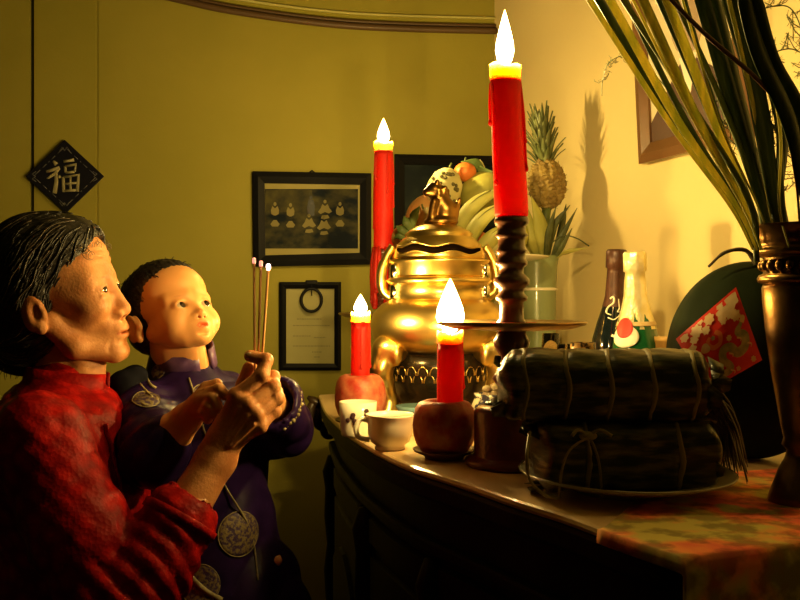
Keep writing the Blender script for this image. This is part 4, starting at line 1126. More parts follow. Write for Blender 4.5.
# fine feathery sprigs
def sprig(pts, lb, spread, nb_, seed, rad=.0006):
    rr = random.Random(seed); pp = bez(pts, 10); st = thing('asparagus_fern', pp[0], lb, 'foliage', 'feathery sprigs in the vase')
    MB().tube(pp, [rad*2.0]*(len(pp)//2)+[rad*1.3]*(len(pp)-len(pp)//2), 5).build('stem', m_stem, st)
    mb = MB()
    for k in range(nb_):
        i = rr.randrange(len(pp)//3, len(pp)-1); p = pp[i]; dd = Vector((rr.uniform(-1, 1), rr.uniform(-.6, .6), rr.uniform(-.6, 1))).normalized()*rr.uniform(.4, 1)*spread
        e = p+dd; m_ = p+dd*.5+Vector((0, 0, -.003)); mb.tube([p, m_, e], rad, 4)
        for s_ in range(6):
            u = rr.uniform(.2, 1); c_ = p+dd*u; d2 = Vector((rr.uniform(-1, 1), rr.uniform(-1, 1), rr.uniform(-1, 1)))*spread*.22; mb.tube([c_, c_+d2], rad*.6, 3)
    mb.build('needles', M('fern_needles', (.10, .11, .02), .6), st)['kind'] = 'stuff'
sprig([P(800, 240, .94), P(803, 150, .95), P(806, 60, .98), P(790, 8, 1.0), P(750, 14, 1.02), P(735, 30, 1.03)], 'feathery fern sprig arching left at the top right corner', .035, 26, 1)
sprig([P(806, 240, .96), P(812, 150, .97), P(812, 70, 1.0), P(795, 50, 1.01), P(775, 52, 1.02), P(762, 60, 1.03)], 'lower feathery fern sprig against the wall by the right frame edge', .025, 18, 2)
sprig([P(770, 235, .95), P(750, 170, .96), P(728, 110, .97), P(720, 80, .98)], 'feathery fern sprig among the gladiolus leaves above the vase', .035, 40, 3)
sprig([P(790, 235, .93), P(782, 190, .93), P(778, 140, .93), P(770, 120, .93)], 'short feathery sprig just above the vase mouth', .03, 36, 6)
sprig([P(760, 235, .96), P(700, 130, 1.0), P(640, 62, 1.05), P(612, 60, 1.06), P(603, 80, 1.06), P(602, 96, 1.06)], 'thin fern sprig curling left of the brown portrait', .014, 12, 5, .0004)

# ------------------------------------------------------------------ fruit stand, pineapple vase
fY = 1.95
fb = T(478, Y=fY); fz = P(478, 258, fY).z
t = thing('fruit_stand', fb, 'white footed fruit plate behind the censer', 'fruit stand')
kk = fY/F
MB().lathe(fb, [(.0, 0), (.07, 0), (.072, .008), (.03, .03), (.022, .08), (.022, .22), (.03, .26), (.05, fz-TZ-.012), (.0, fz-TZ-.012)], 40, cap=False).build('foot', m_brass, t)
MB().lathe(fb+Vector((0, 0, fz-TZ-.0125)), [(.0, 0), (.06, 0), (.11, .004), (.158, .012), (.160, .015), (.155, .015), (.11, .009), (.0, .006)], 60, cap=False).build('plate', m_porc, t)
def FP(px, py, dY=0.): return P(px, py, fY+dY)
m_peach = M('peach_fruit', (.62, .36, .10), .5, col2=(.7, .5, .2), scale=8)
m_custard = M('pale_knobbly_fruit', (.72, .66, .34), .6, col2=(.6, .55, .25), scale=14, bump=.6)
m_orange = M('orange_fruit', (.75, .22, .04), .45, col2=(.6, .15, .03), scale=6)
m_pomelo = M('green_fruit', (.36, .36, .08), .5, col2=(.45, .42, .10), scale=9, bump=.3, bscale=90)
m_ban = M('banana_skin', (.62, .58, .18), .5, col2=(.45, .45, .12), scale=8)
m_bstripe = M('banana_edge', (.22, .22, .06), .6)
m_mango = M('mango_skin', (.62, .55, .20), .45, col2=(.6, .3, .1), scale=5)
m_gleaf = M('fruit_leaf', (.10, .16, .04), .5, col2=(.16, .22, .06), scale=30)
def fruit(name, px, py, dY, r, mat, label, cat='fruit', R=None, fn=None, stem=True, extra=None, group=None):
    c = FP(px, py, dY); t = thing(name, c-Vector((0, 0, r[2] if hasattr(r, '__len__') else r)), label, cat, group)
    rr = r if hasattr(r, '__len__') else (r, r, r)
    MB().ball(c, rr, R=R, n=32, m=22, fn=fn).build('fruit_body', mat, t)
    if stem:
        u = (R or Matrix.Identity(3))@Vector((0, 0, 1)); MB().tube([c+u*rr[2]*.93, c+u*(rr[2]+.006), c+u*(rr[2]+.012)+Vector((.002, 0, 0))], [.003, .0022, .002], 6).build('stalk', m_stem, t)
    if extra: extra(c, t)
    return c, t
Rt = lambda ax, a: Matrix.Rotation(a, 3, ax)
def pits(c, t):
    mb = MB(); rr = random.Random(3)
    for k in range(30):
        d = Vector((rr.uniform(-1, 1), -1, rr.uniform(-1, 1))).normalized(); mb.ball(c+Vector((d.x*.041, d.y*.041, d.z*.052)), (.0045, .0045, .0028), R=frame_R((1, .1, 0), d), n=8, m=6)
    mb.build('eye', M('fruit_pit', (.14, .12, .04), .7), t)
fruit('custard_apple', 444, 190, -.01, (.040, .040, .051), m_custard, 'pale knobbly fruit with dark pits behind the lion finial', R=Rt('Y', .25), fn=lambda d: 1+.03*math.sin(9*d.x+3)*math.sin(9*d.z+1), extra=pits)
fruit('persimmon', 465, 172, .02, (.026, .026, .022), m_orange, 'orange red fruit at the top of the fruit pile')
def pomleaf(c, t):
    mb = MB(); blade([c+Vector((.0, 0, .055)), c+Vector((-.02, -.01, .072)), c+Vector((-.055, -.02, .076))], .013, 'leaf', m_gleaf, t, 0, .2, .5)
    blade([c+Vector((.0, 0, .055)), c+Vector((-.01, -.01, .058)), c+Vector((.022, -.02, .052))], .010, 'leaf', m_gleaf, t, 0, .2, .5)
    MB().tube([c+Vector((.004, 0, .05)), c+Vector((-.006, 0, .075)), c+Vector((-.012, 0, .082))], [.005, .004, .004], 7).build('twig', m_custard, t)
fruit('pomelo', 484, 196, .03, (.056, .052, .054), m_pomelo, 'large dull green pomelo with a leafy twig on the fruit pile', fn=lambda d: 1+.05*max(0, d.z)**3, extra=pomleaf, R=Rt('Y', -.3))
fruit('mango', 421, 212, .0, (.030, .032, .044), m_mango, 'yellow mango with a reddish shoulder, left side of the fruit pile', R=Rt('Y', .5), fn=lambda d: 1+.12*d.x*d.z)
fruit('mango', 432, 224, -.06, (.030, .028, .038), m_custard, 'cream coloured mango just left of the lion finial', R=Rt('Y', -.5), fn=lambda d: 1+.1*d.x*d.z)
fruit('peach', 408, 238, -.09, (.036, .036, .032), m_peach, 'peach coloured round fruit behind the left of the censer lid')
fruit('peach', 428, 244, .05, (.034, .034, .034), m_peach, 'peach coloured fruit deep in the pile under the mangoes')
fruit('orange', 478, 240, -.10, (.022, .022, .020), m_orange, 'small orange just right of the censer lid')
fruit('green_guava', 460, 242, .0, (.036, .036, .034), m_pomelo, 'green guava low in the fruit pile behind the censer lid')
fruit('green_guava', 512, 236, .06, (.038, .038, .040), m_pomelo, 'green guava behind the tall bright candle')
fruit('green_guava', 492, 246, .07, (.030, .030, .030), m_custard, 'pale guava at the back of the fruit plate, under the pomelo')
# banana hand: curved fingers side by side, pale, tips up to the right
bs = [((458, 238), (464, 218), (478, 202), (500, 190), -.09), ((468, 248), (473, 232), (486, 216), (508, 204), -.12), ((480, 254), (486, 244), (497, 234), (512, 226), -.13)]
bt = thing('banana_hand', FP(478, 256, -.08), 'hand of pale yellow green bananas in front of the pomelo', 'bananas')
for a, b_, c_, d_, dy in bs:
    pts = bez([FP(*a, dy), FP(*b_, dy-.012), FP(*c_, dy-.012), FP(*d_, dy+.005)], 6)
    n_ = len(pts); rs = [.023*math.sin(PI*min(1, (.12+i/(n_-1))*.86+.04))**.55 for i in range(n_)]; rs[-1] = .004; rs[0] = .010
    bb = MB().tube(pts, rs, 5).build('banana', m_ban, bt, sub=1)
    mb = MB(); mb.tube([p+Vector((-.004, -.0135, .006)) for p in pts[2:-2]], .0014, 5); mb.build('ridge', m_bstripe, bb)
# loose leaves round the rim
lt = thing('leaf_sprig', FP(404, 236, -.10), 'dark green leaf sprig at the left of the fruit plate', 'leaves')
for a, b_, w_ in (((412, 240), (396, 226), .010), ((414, 236), (404, 216), .011), ((412, 232), (420, 206), .010), ((410, 240), (394, 238), .008)):
    blade([FP(*a, -.13), FP((a[0]+b_[0])/2-2, (a[1]+b_[1])/2-3, -.135), FP(*b_, -.13)], w_, 'leaf', m_gleaf, lt, .2, .25, .5)

# celadon vase with the ornamental pineapple
pY = 2.05; pb = T(538, Y=pY); kp = pY/F
def pz_(py): return CAMZ-(py-300)/F*pY
t = thing('celadon_vase', pb, 'tall grey green vase with a pale band under the pineapple', 'vase')
m_cel = M('celadon', (.22, .28, .14), .3, col2=(.28, .33, .17), scale=5, coat=.3)
zt = pz_(256)-TZ
MB().lathe(pb, [(.0, 0), (.046, 0), (.047, .01), (.044, .06), (.042, .14), (.043, zt-.08), (.046, zt-.02), (.050, zt), (.046, zt), (.04, zt-.03), (.0, zt-.04)], 40, cap=False).build('vase_body', m_cel, t)
zb = pz_(289)-TZ
MB().lathe(pb, [(.0432, zb-.004), (.0455, zb-.003), (.0455, zb+.002), (.0432, zb+.003)], 40, cap=False).build('pale_band', m_porc, t)
t = thing('pineapple', P(546, 258, pY), 'small pineapple on its leafy stalk with a tall spiky crown', 'pineapple')
m_pine = M('pineapple_skin', (.22, .14, .04), .6, col2=(.34, .24, .07), scale=40, bump=.5)
m_pcrown = M('pineapple_crown', (.20, .22, .09), .5, col2=(.12, .15, .05), scale=30)
pc0 = P(547, 184, pY); R_ = Matrix.Rotation(-.10, 3, 'Y')
core = MB().ball(pc0, (.041, .041, .056), R=R_, n=24, m=16, fn=lambda d: 1).build('core', m_pine, t)
rows_ = 9
for r_i in range(rows_):
    th = PI*(.14+.76*r_i/(rows_-1)); nn_ = max(5, int(12*math.sin(th)+.5))
    for k in range(nn_):
        a = 2*PI*(k+.5*(r_i % 2))/nn_; d = Vector((math.sin(th)*math.cos(a), math.sin(th)*math.sin(a), math.cos(th)))
        if d.y > .45: continue
        c = pc0+R_@Vector((d.x*.040, d.y*.040, d.z*.055)); n_ = R_@Vector((d.x/.040, d.y/.040, d.z/.055)).normalized()
        Rm = frame_R(R_@Vector((-math.sin(a), math.cos(a), 0)), n_); s_ = .0112
        vs = [c+Rm@Vector((s_*math.cos(PI*j/3), s_*math.sin(PI*j/3), 0)) for j in range(6)]+[c+Rm@Vector((s_*.6*math.cos(PI*j/3), s_*.6*math.sin(PI*j/3), .006)) for j in range(6)]+[c+Rm@Vector((0, 0, .005)), c+Rm@Vector((0, .004, .012))]
        fs = [(j, (j+1) % 6, 6+(j+1) % 6, 6+j) for j in range(6)]+[(6+j, 6+(j+1) % 6, 12) for j in range(6)]+[(12, 6, 13), (12, 13, 9)]
        MB().add(vs, fs).build('scale', m_pine, core, smooth=False)
ct = pc0+R_@Vector((0, 0, .048))
rr = random.Random(8)
for k in range(62):
    lvl = k/61; a = k*2.4; out = (.056-.036*lvl)*rr.uniform(.85, 1.15); up_ = .050+.095*lvl
    d = Vector((math.cos(a), math.sin(a), 0)); z0 = .060*lvl
    base = ct+R_@(d*.012+Vector((0, 0, z0-.006)))
    mid = ct+R_@(d*(out*.65)+Vector((0, 0, z0+up_*.35)))
    tip_ = ct+R_@(d*out*1.05+Vector((0, 0, z0+up_*.62)))
    Rl = frame_R(d, (0, 0, 1)); mb = MB(); vs = []
    ps = bez([base, mid, tip_], 3); sd_ = Vector((-d.y, d.x, 0))
    for i, p in enumerate(ps):
        w_ = .0085*(1-i/(len(ps)-1))**.7+.0004; vs += [p-sd_*w_, p-d*.002, p+sd_*w_, p-d*.0032]
    n_ = len(ps)
    mb.add(vs, [(4*i+j, 4*i+(j+1) % 4, 4*i+4+(j+1) % 4, 4*i+4+j) for i in range(n_-1) for j in range(4)]); mb.build('crown_leaf', m_pcrown, t)
MB().tube([pc0-Vector((0, 0, .05)), P(546, 215, pY), P(541, 275, pY)], [.012, .011, .010], 10).build('stalk', m_stem, t)
m_pleafd = M('stalk_leaf', (.10, .12, .04), .5, col2=(.05, .06, .02), scale=20)
for x0, y0, x1, y1, x2, y2, w_, dy, mm in ((546, 262, 552, 230, 570, 205, .012, -.03, 1), (545, 262, 540, 225, 531, 196, .020, -.045, 0), (542, 262, 533, 236, 526, 204, .018, -.03, 0), (548, 262, 560, 240, 577, 208, .010, -.02, 1),
        (544, 262, 549, 232, 556, 206, .010, -.05, 1), (548, 260, 562, 246, 572, 228, .008, -.03, 1), (546, 262, 545, 225, 543, 205, .011, .02, 1), (541, 260, 528, 240, 519, 215, .013, 0, 0), (550, 262, 562, 225, 566, 204, .009, .02, 1)):
    blade([P(x0, y0+8, pY+dy*.3), P(x1, y1, pY+dy), P(x2, y2, pY+dy*1.4)], w_, 'stalk_leaf', m_pleafd if mm else m_pomelo, t, .1, .3, .6)
MB().tube(bez([P(548, 246, pY-.02), P(562, 236, pY-.03), P(576, 238, pY-.03), P(589, 246, pY-.02)], 5), .0016, 5).build('twig', m_pleafd, t)
blade([P(552, 262, pY-.01), P(566, 252, pY-.04), P(587, 248, pY-.05)], .008, 'stalk_leaf', m_pomelo, t, .8, .2, .6)

# ------------------------------------------------------------------ people
def rotM(yaw, pitch, roll):
    """columns: forward, left, up; yaw 0 faces the camera, 90 degrees faces picture right"""
    yaw, pitch, roll = map(math.radians, (yaw, pitch, roll)); cy, sy = math.cos(yaw), math.sin(yaw)
    f = np.array([sy, -cy, 0]); up = np.array([0, 0, 1.]); l = np.cross(up, f)
    f2 = f*math.cos(pitch)+up*math.sin(pitch); u2 = up*math.cos(pitch)-f*math.sin(pitch)
    l3 = l*math.cos(roll)+u2*math.sin(roll); u3 = u2*math.cos(roll)-l*math.sin(roll)
    return np.stack([f2, l3, u3], 1)
SK = .001
def head_woman(s):
    e = lambda c, r, k=10, op='u', R=None: s.ell(np.array(c)*SK, np.array(r)*SK, k*SK, op, R)
    c = lambda a, b, ra, rb, k=8, op='u': s.cap(np.array(a)*SK, np.array(b)*SK, ra*SK, rb*SK, k*SK, op)
    e((-12, 0, 34), (84, 70, 74)); e((38, 0, 40), (46, 56, 50), 20)
    e((40, 0, -22), (47, 54, 64), 16)
    e((62, 37, -24), (22, 20, 20), 16)
    c((2, 50, -42), (30, 44, -82), 18, 15, 14); c((30, 44, -82), (74, 16, -100), 15, 14, 14)
    e((78, 0, -101), (15, 20, 14), 14); e((44, 0, -80), (42, 36, 24), 16)
    e((72, 0, -64), (26, 28, 24), 14)
    c((80, 8, 17), (62, 46, 15), 7, 9, 16); e((38, 42, 12), (36, 18, 30), 18)
    e((96, 28, 1), (15, 17, 11), 10, 's')
    e((71.5, 31, -1), (14.8, 16.5, 13.8), 5)
    c((84, 16, -13), (80, 44, -12), 2.0, 1.2, 6)       # bag under the eye
    e((88, 31, -2), (9.5, 13, 4.6), 1.6, 's')
    c((80, 0, 2), (94, 0, -32), 8.5, 10.5, 10); e((95, 0, -38), (11, 12, 9.5), 6)
    e((88, 14, -42), (11, 8.5, 8.5), 5); e((93, 8, -49.5), (6, 3.8, 4.4), 2.5, 's')
    c((92, 22, -46), (80, 36, -76), 2.6, 2.0, 6, 's')   # fold beside the mouth
    c((82, 32, -78), (76, 33, -94), 1.9, 1.4, 6, 's')
    e((88.5, 0, -66), (8.5, 22, 4.8), 5); e((87.5, 0, -76.5), (8.5, 19, 5.0), 5)
    e((98, 0, -71), (11, 24, 1.5), 2, 's')
    e((96, 0, -87), (6, 16, 4), 6, 's')
    for zz in (36, 46, 56): c((89-.12*(zz-30), 0, zz), (76-.12*(zz-30), 36, zz+2), 1.2, .7, 3, 's')
    # ear
    Re = rotM(0, 0, 0)
    e((-8, 71, -24), (14, 6, 26), 5); e((-13, 76, -22), (15, 4.5, 28), 4)
    e((-6, 80.5, -21), (7.5, 5, 15), 3, 's'); e((-3, 73, -46), (8, 6, 9), 4); e((4, 73, -26), (4, 5, 8), 3)
def head_boy(s):
    e = lambda c, r, k=8, op='u', R=None: s.ell(np.array(c)*SK, np.array(r)*SK, k*SK, op, R)
    c = lambda a, b, ra, rb, k=8, op='u': s.cap(np.array(a)*SK, np.array(b)*SK, ra*SK, rb*SK, k*SK, op)
    e((-14, 0, 34), (80, 68, 66)); e((30, 0, 32), (48, 56, 48), 20)
    e((34, 0, -16), (46, 52, 50), 16)
    e((46, 34, -36), (28, 23, 25), 16); e((40, 0, -48), (36, 34, 26), 14)
    c((8, 44, -34), (50, 16, -60), 18, 16, 14); e((66, 0, -67), (13, 15, 12), 12)
    e((64, 0, -44), (22, 24, 20), 12)
    c((70, 8, 8), (58, 40, 6), 5, 6, 14)
    e((84, 26, -9), (9, 13, 8), 9, 's')
    e((65.5, 25, -9), (13, 15, 12.6), 4)
    e((79, 25, -9.5), (9.5, 11.5, 6.2), 1.4, 's')
    c((72, 0, -12), (82, 0, -28), 6.0, 6.5, 8); e((84, 0, -31), (8.5, 8, 6.5), 5)
    e((77, 9.5, -33), (8, 6, 5.6), 4); e((82, 5, -37.5), (4, 2.8, 2.8), 2, 's')
    e((79, 0, -47), (8, 11, 4.6), 3.5); e((77, 0, -56.5), (8, 9.5, 4.6), 3.5)
    e((86, 0, -52), (9, 9, 2.2), 1.6, 's'); e((79, 0, -66), (5, 11, 2.5), 5, 's')
    e((-8, 69, -16), (15, 6.5, 24), 4); e((-14, 75, -14), (16, 4.5, 26), 3)
    e((-5, 80, -15), (8, 5, 15), 3, 's'); e((-3, 72, -35), (8, 6.5, 9), 4); e((4, 70, -16), (3.5, 4.5, 7), 3)

def head_tint(V, kind):
    x, y, z = (V/SK).T; y = np.abs(y); c = np.ones((len(V), 3))
    def mix(m, col):
        m = np.clip(m, 0, 1)[:, None]; c[:] = c*(1-m)+np.array(col)*m
    if kind == 'w':
        mix((1-np.abs(z+71.5)/9)*1.2*(y < 24-np.abs(z+71)*1.1)*(x > 82), (.86, .60, .55))
        mix((1-np.sqrt(((z-16)/3.2)**2+((y-28)/16)**2))*1.0*(x > 70), (.7, .62, .6))
        mix((1-np.sqrt(((z+2)/6.2)**2+((y-31)/16)**2))*1.8*(x > 68), (.30, .20, .16))
    else:
        mix((1-np.abs(z+52.2)/7.5)*2.0*(y < 12.5-np.abs(z+52)*.8)*(x > 72), (.95, .45, .38))
        mix((1-np.sqrt(((z-7)/2.6)**2+((y-26)/14)**2))*.7*(x > 50), (.62, .5, .45))
        mix((1-np.sqrt(((z+9.5)/5)**2+((y-25)/13)**2))*1.5*(x > 66), (.32, .20, .15))
    return c

def put_head(kind, M3, o, scale):
    s = SDF(); (head_woman if kind == 'w' else head_boy)(s)
    V, Q = s.mesh(.0019, sym=True); V = relax(V, Q, 1, .4)
    col = head_tint(V, kind)
    return (V*scale)@M3.T+o, Q, col

def hand_sdf(s, wrist, palm, fingers, thumb, fr, tr, pr):
    """palm: list of (point, radius) hull; fingers: chains of 4 joints"""
    for a, b, ra, rb in palm: s.cap(a, b, ra, rb, .006)
    for f, r in zip(fingers, fr): s.chain([np.array(q) for q in f], [r*1.08, r, r*.94, r*.85][:len(f)], .0022)
    s.chain([np.array(q) for q in thumb], tr, .004)

def person_mesh(name, parts, mat, parent):
    Vs = []; Qs = []; Cs = []; n = 0
    for V, Q, c in parts:
        Vs.append(V); Qs.append(Q+n); n += len(V); Cs.append(c if c is not None else np.ones((len(V), 3)))
    me = np_mesh(name, np.concatenate(Vs), np.concatenate(Qs)); tint(me, np.concatenate(Cs))
    return link(name, me, mat, parent)

A = lambda px, py, Y: np.array(P(px, py, Y))

def eyes(M3, o, scale, pos, r, look, parent, lid=None):
    for sgn in (-1, 1):
        c = (np.array(pos)*np.array((1, sgn, 1))*SK*scale)@M3.T+o; c = Vector(c); r_ = r*SK*scale
        eb = MB().ball(c, r_, n=24, m=16).build('eyeball', m_eye, parent)
        d = Vector(np.array(look)@M3.T).normalized()
        Rm = frame_R((0, 0, 1) if abs(d.z) < .9 else (1, 0, 0), d)
        mb = MB(); vs = [c+Rm@Vector((0, 0, r_*1.035))]
        for k in range(5):
            a_ = .118*(k+1)
            for j in range(16): vs.append(c+Rm@Vector((math.sin(a_)*math.cos(PI*j/8), math.sin(a_)*math.sin(PI*j/8), math.cos(a_)))*r_*(1.03-.004*k))
        fs = [(0, 1+j, 1+(j+1) % 16) for j in range(16)]+[(1+16*k+j, 1+16*(k+1)+j, 1+16*(k+1)+(j+1) % 16, 1+16*k+(j+1) % 16) for k in range(4) for j in range(16)]
        mb.add(vs, fs).build('iris', m_iris, eb)

# ---- grandmother -----------------------------------------------------------
gM = rotM(91, 7, 5); gO = np.array(P(57.5, 293, 1.28)); gS = .975
gm = thing('person', Vector((gO[0]-.02, gO[1], 0)), 'elderly woman in a dark red satin tunic raising incense sticks', 'person')
hV, hQ, hC = put_head('w', gM, gO, gS)
Lg = lambda x, y, z: (np.array((x, y, z))*SK*gS)@gM.T+gO
parts_ = [(hV, hQ, hC)]
# neck, trunk, legs (mostly under clothing)
sh_r = A(40, 440, 1.13); sh_l = np.array((sh_r[0]+.02, 1.43, sh_r[2])); nb_ = np.array((-.520, 1.28, 1.185))
s = SDF()
s.chain([Lg(-8, 0, -50), Lg(4, 0, -100)*.5+nb_*.5, nb_], [.040, .036, .050], .02)
s.cap(Lg(44, 0, -84), nb_+np.array((.055, 0, .0)), .018, .024, .02)
s.cap(Lg(30, 24, -80), nb_+np.array((.05, 0, -.01)), .010, .012, .02); s.cap(Lg(30, -24, -80), nb_+np.array((.05, -.012, -.01)), .010, .012, .02)
V, Q = s.mesh(.0035, lo=np.array((-2, 0, 1.16))); parts_.append((V, Q, None))
hipc = np.array((-.455, 1.27, .80))
s = SDF()
s.ell((-.50, 1.28, 1.10), (.095, .145, .13), .05); s.ell((-.47, 1.275, .95), (.095, .125, .14), .05); s.ell(hipc, (.11, .15, .12), .05)
for sy in (-1, 1):
    s.chain([hipc+np.array((0, sy*.075, -.02)), np.array((-.43, 1.27+sy*.08, .45)), np.array((-.46, 1.27+sy*.08, .08))], [.085, .055, .038], .03)
    s.cap((-.47, 1.27+sy*.08, .038), (-.33, 1.27+sy*.09, .026), .036, .026, .02)
V, Q = s.mesh(.010); parts_.append((V, Q, None))
# right arm and hand
el = A(118, 622, 1.08); wr = A(216, 459, 1.17)
s = SDF()
s.chain([sh_r, el], [.042, .036], .02)
s.chain([el, el*.35+wr*.65, wr], [.037, .031, .026], .015)
V, Q = s.mesh(.005, hi=np.array((wr[0]-.0, 9, wr[2]-.045))); parts_.append((V, Q, None))
s = SDF()
s.cap(el*.30+wr*.70, wr, .030, .0265, .01)
kn = [A(237, 396, 1.163), A(248, 404, 1.160), A(256, 414, 1.162), A(260, 426, 1.168)]
s.cap(wr, A(229, 428, 1.175), .0265, .022, .012)
for k, r in zip(kn, (.0115, .0115, .011, .010)): s.cap(A(222+kn.index(k)*2 if False else 224, 440, 1.172), k, .019, r, .010)
for k, r in zip(kn, (.0125, .012, .0115, .010)): s.ell(k, (r, r, r), .005)
fing = [[kn[0], A(262, 375, 1.168), A(266, 360, 1.176), A(250, 356, 1.178)],
        [kn[1], A(273, 386, 1.176), A(273, 377, 1.190), A(262, 378, 1.198)],
        [kn[2], A(277, 398, 1.180), A(276, 392, 1.196), A(264, 392, 1.204)],
        [kn[3], A(274, 411, 1.184), A(273, 406, 1.198), A(264, 404, 1.205)]]
hand_sdf(s, wr, [], fing, [A(228, 436, 1.192), A(236, 408, 1.206), A(244, 384, 1.204), A(249, 368, 1.196)], (.0098, .0095, .0092, .0082), [.016, .0125, .0105, .009], 0)
for f in fing: s.ell(f[1], (.0108,)*3, .003); s.ell(f[2], (.0096,)*3, .003)
for a_, b_ in ((A(224, 442, 1.150), A(240, 408, 1.150)), (A(228, 446, 1.149), A(248, 416, 1.150)), (A(232, 446, 1.151), A(254, 425, 1.152))): s.cap(a_, b_, .0016, .002, .005)
V, Q = s.mesh(.0018); V = relax(V, Q, 1, .3)
parts_.append((V, Q, None))
# left forearm and hand supporting the child (hidden behind him for the most part)
ell_ = np.array((-.47, 1.52, .92)); wl = np.array((-.30, 1.46, .90))
s = SDF(); s.chain([ell_, wl], [.034, .026], .01); s.cap(wl, (-.235, 1.42, .90), .026, .022, .01)
for k in range(4): s.chain([np.array((-.235, 1.425-.0*k, .925-.017*k)), np.array((-.20, 1.395, .925-.017*k)), np.array((-.195, 1.365, .925-.017*k))], [.010, .009, .008], .003)
s.chain([np.array((-.27, 1.43, .93)), np.array((-.245, 1.41, .955)), np.array((-.225, 1.39, .965))], [.013, .010, .009], .004)
V, Q = s.mesh(.004); parts_.append((V, Q, None))
person_mesh('body', parts_, m_skin_g, gm)
eyes(gM, gO, gS, (72, 31, -2), 13.2, (1, -.22, .10), gm)
# fingernails
for f in fing[:1]:
    d = Vector(f[-1]-f[-2]).normalized(); MB().ball(Vector(f[-1])+Vector((0, -.0066, .002)), (.0045, .0012, .0036)).build('fingernail', M('nail', (.75, .5, .32), .3), gm)

# hair: thick mass swept back into a low knot
s = SDF(); e = lambda c, r, k=12, op='u': s.ell(np.array(c)*SK, np.array(r)*SK, k*SK, op)
e((-20, 0, 40), (88, 79, 84)); e((22, 0, 66), (60, 64, 50), 20); e((-40, 0, -10), (62, 72, 66), 20); e((-62, 0, -58), (44, 50, 40), 16); e((-60, 0, -88), (44, 46, 30), 18); e((-30, 0, -60), (46, 60, 40), 14)
e((-20, 62, -2), (30, 16, 30), 12)
e((78, 0, -26), (76, 60, 98), 12, 's'); e((64, 0, 30), (50, 48, 48), 10, 's'); e((40, 70, -32), (40, 30, 48), 10, 's'); e((-10, 84, -20), (16, 14, 28), 5, 's')
V, Q = s.mesh(.0026, sym=True)
N_v = vnormals(V, Q); X = V/SK
nz = np.sin(X[:, 0]*.21+np.sin(X[:, 2]*.13)*2)*np.sin(X[:, 1]*.17+X[:, 2]*.11)+.6*np.sin(X[:, 0]*.47+X[:, 1]*.3)*np.sin(X[:, 2]*.41)
V = V+N_v*(nz*.0003)[:, None]
hairM = np_mesh('hair', (V*gS)@gM.T+gO, Q); hair = link('hair', hairM, m_hair_g, gm)
hb = BVHTree.FromPolygons([v.co for v in hairM.vertices], [tuple(p.vertices) for p in hairM.polygons])
def head_w(p): return Vector((np.array(p)*SK*gS)@gM.T+gO)
def strands(n, seed, mat, name, rad, parent, grey=False):
    rr = random.Random(seed); mb = MB()
    for k in range(n):
        a = rr.uniform(-1.45, 1.45); start = rr.uniform(-.15, .55)
        pts = []; wv = rr.uniform(0, 6); am = rr.uniform(1, 4.5); fr = rr.uniform(2, 5)
        for i in range(9):
            u = i/8*rr.uniform(.9, 1.0); th = start+u*1.9         # sweep from the hairline back over the crown
            x = 95*math.cos(th)-18; r_ = 95*math.sin(th)
            y = math.sin(a)*(78+am*math.sin(wv+fr*u*3)); z = 38+abs(r_)*math.cos(a)*.98+am*math.sin(wv*2+fr*u*4)
            if math.cos(th) < 0: z -= (-math.cos(th))*20
            q = head_w((x, y, z)); c = head_w((-15, 0, 20)); h = hb.ray_cast(q+(q-c)*.6, (c-q).normalized())
            if h[0] is None: continue
            pts.append(h[0]+(q-c).normalized()*rr.uniform(.0003, .0028))
        if len(pts) > 4: mb.tube(bez(pts, 2), rad, 3)
    o = mb.build(name, mat, parent); o['kind'] = 'stuff'; return o
def flow(n, seed, mat, name, rad, parent, lift, steps=9, step=.011):
    """hairs traced over the hair mass towards the knot at the nape"""
    rr = random.Random(seed); mb = MB(); nf = len(hairM.polygons); knot = head_w((-84, 0, -62)); cen = head_w((-15, 0, 10))
    for k in range(n):
        p = Vector(hairM.polygons[rr.randrange(nf)].center); pts = []; l_ = rr.uniform(.3, 1)*lift; w0 = rr.uniform(0, 6)
        if (p-cen).length < .07: continue
        for i in range(steps):
            d = knot-p
            if d.length < .03: break
            h = hb.find_nearest(p)
            n_ = h[1] if h[1].dot(p-cen) > 0 else -h[1]
            d = (d-n_*d.dot(n_)).normalized(); sd_ = n_.cross(d)
            pts.append(h[0]+n_*l_); p = h[0]+d*step+sd_*.0022*math.sin(w0+i*1.3)
        if len(pts) > 3: mb.tube(bez(pts, 2), rad, 3)
    o = mb.build(name, mat, parent); o['kind'] = 'stuff'; return o
flow(900, 2, m_hair_g, 'dark_strands', .0013, hair, .0016); flow(150, 5, m_hairw, 'grey_strands', .0005, hair, .003)
# wiry curls over the forehead and loose hairs at the nape
mb = MB(); rr = random.Random(31)
for k in range(120):
    x = rr.uniform(20, 74); y = rr.uniform(-62, 50); z = 98-((x-30)/50)**2*40-abs(y)*.35
    c = head_w((x, y, z)); R0 = rr.uniform(.004, .011); a0 = rr.uniform(0, 6); pts = []
    ax = Vector((rr.uniform(-1, 1), rr.uniform(-1, 1), rr.uniform(-1, 1))).normalized(); Rm = frame_R(ax.orthogonal(), ax)
    for i in range(10): pts.append(c+Rm@Vector((R0*math.cos(a0+i*.55), R0*math.sin(a0+i*.55), i*.0006)))
    mb.tube(pts, .00045, 3)
for k in range(26):
    c = head_w((rr.uniform(-95, -50), rr.uniform(-40, 20), rr.uniform(-100, -60))); d = Vector((rr.uniform(-.6, .2), rr.uniform(-.4, .4), -1)); pts = [c, c+d*.012, c+d*.024+Vector((rr.uniform(-.008, .008), 0, 0))]; mb.tube(pts, .0005, 3)
o = mb.build('loose_curls', m_hairw, hair); o['kind'] = 'stuff'

